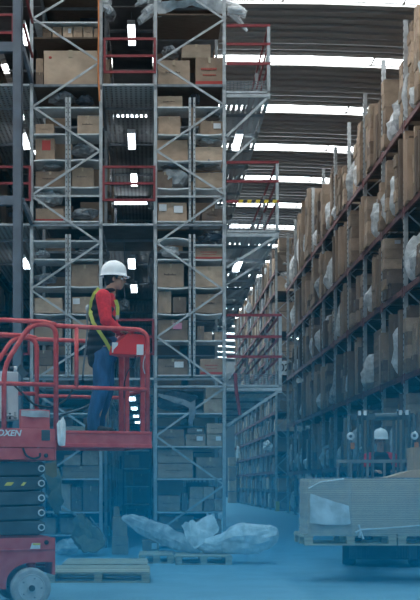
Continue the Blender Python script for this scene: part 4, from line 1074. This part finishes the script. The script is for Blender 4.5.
# torso and legs of the body itself (a little slimmer than the clothes)
limb(body, [W_(106, 345), W_(104, 325), W_(103, 306), W_(104, 298)], [.12, .12, .135, .10])
for sy in (-1, 1):
    limb(body, [W_(104, 352, sy*.085), W_(103 + (3 if sy > 0 else 0), 388, sy*.09), W_(95 + (6 if sy > 0 else 0), 425, sy*.10)], [.085, .06, .04])
nr = W_(103.8, 299.5, -.17); el = W_(107, 323.5, -.24); wr_ = W_(119, 333.5, -.20); nr2 = W_(105, 299, .17); el2 = W_(113, 325, .22); wr2 = W_(124, 332, .10)
for A, B, C in ((nr, el, wr_), (nr2, el2, wr2)): limb(body, [A, B, C], [.055, .042, .028])
hand(body, wr_, (1, .12, -.12), (0, 0, -1), (0, 1, 0), 1.0, .7)
hand(body, wr2, (1, -.1, -.15), (0, 0, -1), (0, -1, 0), 1.0, .7)
bo = remesh(body, .0075, 'skin', 'body', worker, 4)
face_bits(hc, .98, worker)
# hair under the helmet
hr = MB().ell(hc + Vector((-.032, 0, .012)), (.086, .086, .088), 16).ell(hc + Vector((-.062, 0, -.045)), (.040, .062, .045), 12)
for sy in (-1, 1): hr.ell(hc + Vector((.022, sy*.074, .012)), (.022, .012, .030), 8)
remesh(hr, .009, 'hair', 'hair', worker, 3)
hard_hat(worker, hc + Vector((-.012, 0, .030)), .97, math.radians(2))
# jeans
jn = MB()
limb(jn, [W_(104.5, 343), W_(104, 354)], [.145, .15])
for sy in (-1, 1):
    kx = 3.5 if sy > 0 else -1
    limb(jn, [W_(103.5, 356, sy*.075), W_(102.5+kx, 388, sy*.085), W_(95.5+kx*1.1, 415, sy*.095), W_(94.5+kx, 428.5, sy*.10)], [.118, .088, .070, .072])
je = remesh(jn, .011, 'jeans', 'jeans', worker, 3)
for sy in (-1, 1):
    kx = 3.5 if sy > 0 else -1; c0 = W_(97+kx, 430, sy*.10)
    bt = MB().ell(Vector((c0.x+.02, c0.y, .045)), (.13, .052, .045), 14).ell(Vector((c0.x-.05, c0.y, .07)), (.06, .05, .08), 12).box(c0.x-.10, c0.x+.15, c0.y-.045, c0.y+.045, .0, .02)
    remesh(bt, .009, 'boot', 'boot', worker, 3)
# jacket: black body, red shoulders and sleeves
jb = MB()
def tring(px, py, rx, ry): jb.ell(W_(px, py), (rx, ry, .075), 16)
for px, py, rx, ry in ((102.5, 297, .10, .16), (101.5, 303, .125, .185), (102, 311, .145, .19), (102.5, 319, .15, .185), (102.5, 327, .15, .18), (101.8, 335, .155, .18), (101, 343, .16, .182), (100.0, 351, .155, .18)): tring(px, py, rx, ry)
jb.ell(W_(97, 358), (.105, .16, .075), 14); jb.ell(W_(95.8, 362), (.085, .15, .07), 14)
jk = remesh(jb, .012, 'jacket_black', 'jacket', worker, 4)
jr = MB()
for A, B, C, s_ in ((nr, el, wr_, -1), (nr2, el2, wr2, 1)):
    limb(jr, [A, B, A.lerp(B, 1).lerp(C, .5), C + (B-C).normalized()*.015], [.082, .066, .056, .042])
jr.ell(W_(103.5, 296.5), (.085, .17, .042), 16); jr.ell(W_(111, 302), (.055, .13, .10), 14); jr.ell(W_(113, 316), (.03, .10, .12), 12)
remesh(jr, .010, 'jacket_red', 'red_sleeves', worker, 4)
MB().tube([W_(108, 291.5) + Vector((.062*math.cos(a), .075*math.sin(a), .010*math.cos(a))) for a in [2*math.pi*k/16 for k in range(17)]], .022, 8).build('collar', M['jacket_black'], worker, smooth=True)
# harness
def strap(pts, w_=.04, name='harness_strap'):
    m = MB(); P = [Vector(p) for p in pts]
    for i in range(len(P)-1):
        d = (P[i+1]-P[i]).normalized(); m.bar(P[i]-d*.004, P[i+1]+d*.004, w_, .008, up=(0, 1, 0))
    return m.build(name, M['strap'], worker)
strap([W_(91.8, 311, -.10), W_(91.2, 316, -.155), W_(94.0, 325, -.19), W_(100, 334, -.205), (W_(106, 343, -.205)), W_(110, 350, -.19), W_(112.5, 354, -.16)], .038)
strap([W_(99, 290, -.10), W_(94.5, 296, -.13), W_(91.5, 304, -.12), W_(90.8, 312, -.10)], .03)
strap([W_(116, 302, -.115), W_(118.2, 309, -.115), W_(117.8, 318, -.12)], .035)
MB().box(*[c for c in (W_(116, 318).x, W_(119.5, 318).x, -.13, -.11, W_(0, 321).z, W_(0, 317).z)]).build('buckle', M['steel'], worker)
MB().tube([W_(89.5, 306, -.08), W_(87.5, 315, -.09), W_(88, 330, -.09), W_(86, 350, -.09), W_(84, 366, -.06), W_(82.5, 380, 0)], .010, 7).build('lanyard', M['steel_dull'], worker, smooth=True)
MB().ell(W_(88.5, 309, -.05), (.03, .03, .04), 8).build('snap_hook', M['steel'], worker)

# ------------------------------------------------------------------ forklift, its driver and load
PX0 = KX(308, 13.9); PZ = KZ(545.5, 13.9)
pl1 = pallet('raised wooden pallet carried by the forklift under the board stack', PX0-.04, PX0+1.12, 13.9, PZ, 1.0)
pl2 = pallet('second raised pallet at right edge under the board stack', PX0+1.14, PX0+2.3, 13.9, PZ, 1.0)
st = thing('board_stack', 'long film-wrapped stack of pale boards carried on the forklift pallets', 'load', (PX0+1.15, 13.9, PZ+.142))
zz = 0; r = random.Random(4); m = MB(); H_ = KZ(478.5, 13.9) - PZ - .142
nl = 30
for i in range(nl):
    o1, o2 = r.uniform(-.008, .008), r.uniform(-.006, .006); m.box(-1.15+o1, 1.15+o1, .0+o2, .78, i*H_/nl, (i+.86)*H_/nl)
lay = m.build('board', M['boards'], st); lay['kind'] = 'stuff'
m = MB().box(-1.14, 1.14, .015, .77, .0, H_-.004); m.build('inner_core', M['card_dark'], st)
# stretch film over the left end and a looser second layer
def film_box(name, x0, x1, mk, g, seed):
    vs = []; fs = []; nu, nv = 30, 14
    prof = [(x1, -g), (x0, -g), (x0, .78+g)]
    L1, L2 = abs(x1-x0), .78
    for i in range(nu+1):
        t = i/nu*(L1+L2)
        p = Vector((x1 - t, -g, 0)) if t <= L1 else Vector((x0 - g, t-L1, 0))
        for j in range(nv+1):
            z = -.02 + (H_+.035)*j/nv; q = Vector((p.x*3, p.y*3+seed, z*9)); v = Vector((p.x, p.y - abs(noise.noise(q))*.018, z))
            if t > L1: v.x -= abs(noise.noise(q))*.02
            vs.append(v)
    for i in range(nu):
        for j in range(nv): k = i*(nv+1)+j; fs.append((k, k+1, k+nv+2, k+nv+1))
    b_ = MB(); b_.add(vs, fs); return b_.build(name, M[mk], st)
film_box('stretch_film', -1.15, 1.15, 'film_thin', .006, 1)
film_box('stretch_film', -1.15, -.60, 'film_thin', .016, 5)
sheet('film_patch', ([Vector((-1.13, -.03, .14)), Vector((-.9, -.035, .12)), Vector((-.62, -.035, .13))], [Vector((-1.12, -.03, .52)), Vector((-.9, -.035, .44)), Vector((-.64, -.035, .36))]), 'film_white', '', '', seed=3, amp=.010, thick=.002, parent=st)
MB().tube([Vector((-1.15, -.03, .58)), Vector((-1.0, -.03, .66)), Vector((-.7, -.03, .70))], .008, 6).build('film_fold', M['film_white'], st)
MB().tube([Vector((-.50, -.035, .06)), Vector((-.2, -.035, .075)), Vector((.1, -.035, .10)), Vector((.5, -.03, .13))], .010, 6).build('tie_band', M['film_white'], st)
for k, (a, c) in enumerate((((-.50, .06), (-.56, .02)), ((-.50, .06), (-.46, -.06)), ((-.50, .06), (-.52, .12)), ((-.5, .06), (-.51, -.04)))):
    MB().tube([Vector((a[0], -.045, a[1])), Vector((c[0], -.05, c[1]))], [.008, .016], 6).build('ribbon_tail', M['film_white'], st)
tag(MB().prism([(KX(386, 14.2), KZ(477.8, 14.2)), (KX(432, 14.2), KZ(477.8, 14.2)), (KX(432, 14.2), KZ(468, 14.2)), (KX(410, 14.2), KZ(471, 14.2))], 14.2, 14.6).build('cardboard_wedge', M['card'], None, (0, 0, 0)), 'brown cardboard flap lying on top of the board stack', 'cardboard')
o = carton(KX(424, 14.3), 14.6, KZ(477.8, 14.3), .22, .4, .40, 'card_pale', '', 'tan carton at the right edge on top of board stack', None)

XFK = KX(383.5, 16.3)
fk = thing('forklift', 'dark forklift facing the viewer behind the wrapped board stack', 'forklift', (XFK, 16.3, 0), math.radians(-10))
def fx(px, Y): return KX(px, Y) - XFK
YMs = 0.0
ztop = KZ(411, 16.3)
for x in (358.5, 363, 368): 
    for s_ in (1,):
        MB().box(fx(x, 16.3)-.018, fx(x, 16.3)+.018, 0, .09, .15, ztop - (.0 if x != 363 else .05)).build('mast_rail', M['darksteel'], fk, bevel=.004)
for x in (398, 403, 408.5): MB().box(fx(x, 16.3)-.018, fx(x, 16.3)+.018, 0, .09, .15, ztop - (.0 if x != 403 else .05)).build('mast_rail', M['darksteel'], fk, bevel=.004)
for x in (360, 365.5, 400, 406.5): MB().box(fx(x, 16.3)-.022, fx(x, 16.3)+.022, -.01, .1, ztop-.06, ztop+.01).build('mast_cap', M['white'], fk)
MB().lathe([(.05, -.16), (.055, -.15), (.055, .16), (.05, .18)], (fx(386, 16.3), .06, KZ(416.5, 16.3)), 'x', 18).build('cross_cylinder', M['darksteel'], fk, smooth=False)
MB().box(fx(357, 16.3), fx(410, 16.3), .02, .08, ztop-.13, ztop-.06).build('mast_crossbar', M['darksteel'], fk)
MB().box(fx(357, 16.3), fx(410, 16.3), .02, .08, .3, .42).build('mast_crossbar', M['darksteel'], fk)
for x in (373, 394): MB().lathe([(.022, 0), (.022, ztop-.4)], (fx(x, 16.3), .14, .3), 'z', 12).build('lift_cylinder', M['steel_dull'], fk)
# load backrest: frame with bars
Yb_ = 15.0; lo = Yb_ - 16.3
zb1 = KZ(459.5, Yb_)
MB().box((fx(337, Yb_)+.23), (fx(428, Yb_)+.23), lo, lo+.04, zb1-.045, zb1).build('backrest_top_bar', M['steel_dull'], fk)
for x in (338.5, 351.5, 368, 384.5, 401, 414, 427): MB().box((fx(x, Yb_)+.23)-.016, (fx(x, Yb_)+.23)+.016, lo, lo+.03, .5, zb1-.04).build('backrest_bar', M['steel_dull'], fk)
MB().box((fx(337, Yb_)+.23), (fx(428, Yb_)+.23), lo-.0, lo+.06, .62, .72).build('carriage_plate', M['darksteel'], fk)
MB().box(fx(357, Yb_), fx(410, Yb_), lo+.06, .0, .55, .65).build('carriage_arm', M['darksteel'], fk)
for x in (356, 405): MB().box((fx(x, Yb_)+.23)-.06, (fx(x, Yb_)+.23)+.06, lo-1.1, lo, PZ+.05, PZ+.09).build('fork', M['darksteel'], fk)
# body
MB().box(-.5, .5, .2, .34, .12, .60).build('front_axle_plate', M['darksteel'], fk)
MB().prism([(-.52, .25), (.52, .25), (.55, .5), (.52, .95), (-.52, .95), (-.55, .5)], .35, 1.1).build('front_body', M['darksteel'], fk, bevel=.02)
MB().prism([(-.55, .2), (.55, .2), (.58, .6), (.5, 1.1), (-.5, 1.1), (-.58, .6)], 1.9, 2.6).build('counterweight', M['darksteel'], fk, bevel=.05)
MB().box(-.5, .5, 1.1, 1.9, .3, .62).build('floor_pan', M['darksteel'], fk)
for sx in (-1, 1):
    MB().lathe([(.16, -.1), (.30, -.1), (.32, -.06), (.32, .06), (.30, .1), (.16, .1)], (sx*.50, .62, .32), 'x', 28).build('wheel', M['rubber'], fk)
    MB().lathe([(.14, -.1), (.25, -.1), (.26, -.06), (.26, .06), (.25, .1), (.14, .1)], (sx*.46, 2.3, .26), 'x', 28).build('wheel', M['rubber'], fk)
    MB().tube([Vector((sx*.50, .6, .95)), Vector((sx*.5, .95, 2.32)), Vector((sx*.5, 2.2, 2.32)), Vector((sx*.5, 2.4, 1.1))], .028, 8).build('guard_post', M['darksteel'], fk)
    px = 350.5 if sx < 0 else 413
    l_ = MB().lathe([(.03, .05), (.056, .03), (.058, -.02), (.05, -.03)], (fx(px, 16.35), .05, KZ(436, 16.35)), 'y', 20).build('headlamp', M['glass'], fk)
    MB().lathe([(.026, -.028), (.020, -.036)], (fx(px, 16.35), .05, KZ(436, 16.35)), 'y', 12).build('lamp_centre', M['darksteel'], l_)
    MB().box(fx(px+2, 16.35)-.03, fx(px+2, 16.35)+.03, .02, .08, KZ(449, 16.35), KZ(442.5, 16.35)).build('indicator_lamp', M['orange'], fk)
    MB().tube([Vector((fx(px, 16.35), .09, KZ(436, 16.35))), Vector((fx(px+2*(-sx), 16.35), .12, KZ(452, 16.35))), Vector((sx*.5, .45, .95))], .012, 6).build('lamp_stalk', M['darksteel'], fk)
for k in range(5): MB().box(-.5, .5, 1.0+k*.26, 1.05+k*.26, 2.33, 2.36).build('guard_bar', M['darksteel'], fk)
MB().prism([(-.24, .62), (.24, .62), (.24, .78), (-.24, .78)], 1.45, 1.9).build('seat', M['rubber'], fk, bevel=.03); MB().box(-.22, .22, 1.82, 1.92, .78, 1.3).build('seat_back', M['rubber'], fk, bevel=.03)
MB().tube([Vector((.16*math.cos(a), 1.02+.06*math.sin(a), 1.12+.14*math.sin(a))) for a in [2*math.pi*k/16 for k in range(17)]], .014, 8).build('steering_wheel', M['rubber'], fk)
# driver, seated, facing -y: built facing +x then turned
YD = 17.9
drv = thing('person', 'forklift driver in white hard hat and dark red shirt behind the mast', 'person', (KX(380.5, YD), YD, .78), -math.pi/2)
hd = KZ(441, YD) - .78
body = MB(); hc2 = Vector((0, 0, hd)); head_on(body, hc2, 1.0)
limb(body, [(-.02, 0, hd-.20), (-.015, 0, hd-.12), (-.02, 0, hd-.04)], [.062, .056, .055])
limb(body, [(-.02, 0, .08), (-.02, 0, .25), (-.02, 0, hd-.36)], [.13, .12, .12])
for sy in (-1, 1):
    limb(body, [(-.02, sy*.19, hd-.25), (.10, sy*.26, hd-.52), (.36, sy*.15, hd-.50)], [.055, .042, .028]); hand(body, (.38, sy*.14, hd-.50), (1, -sy*.2, .1), (0, 0, -1), (0, -sy, 0), 1, .9)
    limb(body, [(0, sy*.1, .08), (.42, sy*.13, .10), (.50, sy*.13, -.30)], [.085, .065, .045])
remesh(body, .009, 'skin', 'body', drv, 4); face_bits(hc2, 1.0, drv)
hard_hat(drv, hc2 + Vector((-.008, 0, .04)), 1.06, 0)
remesh(MB().ell(hc2 + Vector((-.034, 0, .012)), (.084, .088, .09), 14).ell(hc2 + Vector((-.06, 0, -.045)), (.04, .065, .045), 12), .01, 'hair', 'hair', drv, 3)
sh_ = MB()
for z, rx, ry in ((hd-.25, .10, .17), (hd-.33, .165, .20), (hd-.42, .175, .19), (hd-.52, .175, .18), (.20, .175, .18), (.10, .17, .18)): sh_.ell((-.02, 0, z), (rx, ry, .085), 14)
for sy in (-1, 1): limb(sh_, [(-.02, sy*.19, hd-.26), (.10, sy*.26, hd-.52), (.33, sy*.16, hd-.50)], [.075, .06, .045])
remesh(sh_, .012, 'jacket_black', 'shirt', drv, 4)
ys_ = MB()
for sy in (-1, 1): limb(ys_, [(-.02, sy*.12, hd-.235), (0, sy*.20, hd-.27), (.06, sy*.24, hd-.40)], [.06, .085, .072])
remesh(ys_, .012, 'jacket_red', 'red_sleeves', drv, 4)
tr = MB()
for sy in (-1, 1): limb(tr, [(0, sy*.09, .09), (.42, sy*.13, .11), (.50, sy*.13, -.28)], [.11, .085, .065])
remesh(tr, .012, 'jeans', 'trousers', drv, 3)

# ------------------------------------------------------------------ added blue volume imitating a graphic tint over the lower view
def tint_haze():
    m = bpy.data.materials.new('overlay_tint'); m.use_nodes = True; nt = m.node_tree
    nt.nodes.remove(nt.nodes['Principled BSDF'])
    geo = nt.nodes.new('ShaderNodeNewGeometry'); sep = nt.nodes.new('ShaderNodeSeparateXYZ'); nt.links.new(geo.outputs['Position'], sep.inputs[0])
    mr = nt.nodes.new('ShaderNodeMapRange'); mr.inputs['From Min'].default_value = 0; mr.inputs['From Max'].default_value = HZ_TOP
    mr.inputs['To Min'].default_value = 1; mr.inputs['To Max'].default_value = 0; nt.links.new(sep.outputs['Z'], mr.inputs[0])
    pw_ = nt.nodes.new('ShaderNodeMath'); pw_.operation = 'POWER'; pw_.inputs[1].default_value = HZ_POW; nt.links.new(mr.outputs[0], pw_.inputs[0])
    dn = nt.nodes.new('ShaderNodeMath'); dn.operation = 'MULTIPLY'; dn.inputs[1].default_value = HZ_D; nt.links.new(pw_.outputs[0], dn.inputs[0])
    for a_, b_, lo_, hi_ in ((2.5, 6, 0, 1), (19.5, 25, 1, 0)):
        ry = nt.nodes.new('ShaderNodeMapRange'); ry.interpolation_type = 'SMOOTHSTEP'
        ry.inputs['From Min'].default_value = a_; ry.inputs['From Max'].default_value = b_; ry.inputs['To Min'].default_value = lo_; ry.inputs['To Max'].default_value = hi_
        nt.links.new(sep.outputs['Y'], ry.inputs[0]); mm = nt.nodes.new('ShaderNodeMath'); mm.operation = 'MULTIPLY'
        nt.links.new(dn.outputs[0], mm.inputs[0]); nt.links.new(ry.outputs[0], mm.inputs[1]); dn = mm
    da = nt.nodes.new('ShaderNodeMath'); da.operation = 'MULTIPLY'; da.inputs[1].default_value = HZ_AB; nt.links.new(dn.outputs[0], da.inputs[0])
    vs_ = nt.nodes.new('ShaderNodeVolumeScatter'); vs_.inputs['Color'].default_value = (.01, .42, .74, 1); nt.links.new(dn.outputs[0], vs_.inputs['Density'])
    va = nt.nodes.new('ShaderNodeVolumeAbsorption'); va.inputs['Color'].default_value = (.05, .58, .82, 1); nt.links.new(da.outputs[0], va.inputs['Density'])
    ad = nt.nodes.new('ShaderNodeAddShader'); nt.links.new(vs_.outputs[0], ad.inputs[0]); nt.links.new(va.outputs[0], ad.inputs[1])
    nt.links.new(ad.outputs[0], nt.nodes['Material Output'].inputs['Volume'])
    o = MB().box(X0+.02, X1-.02, 2.5, 25.0, .004, HZ_TOP).build('overlay_haze', m)
    tag(o, 'added blue volume over the floor, standing in for a graphic colour overlay', 'tint_haze', None, 'stuff')
HZ_TOP, HZ_POW, HZ_D, HZ_AB = 3.4, 1.35, .040, 3.6
tint_haze()
camo.rotation_euler = (math.radians(90), 0, 0)
print('objects', len(bpy.data.objects), 'cartons', NC[0], cnt)
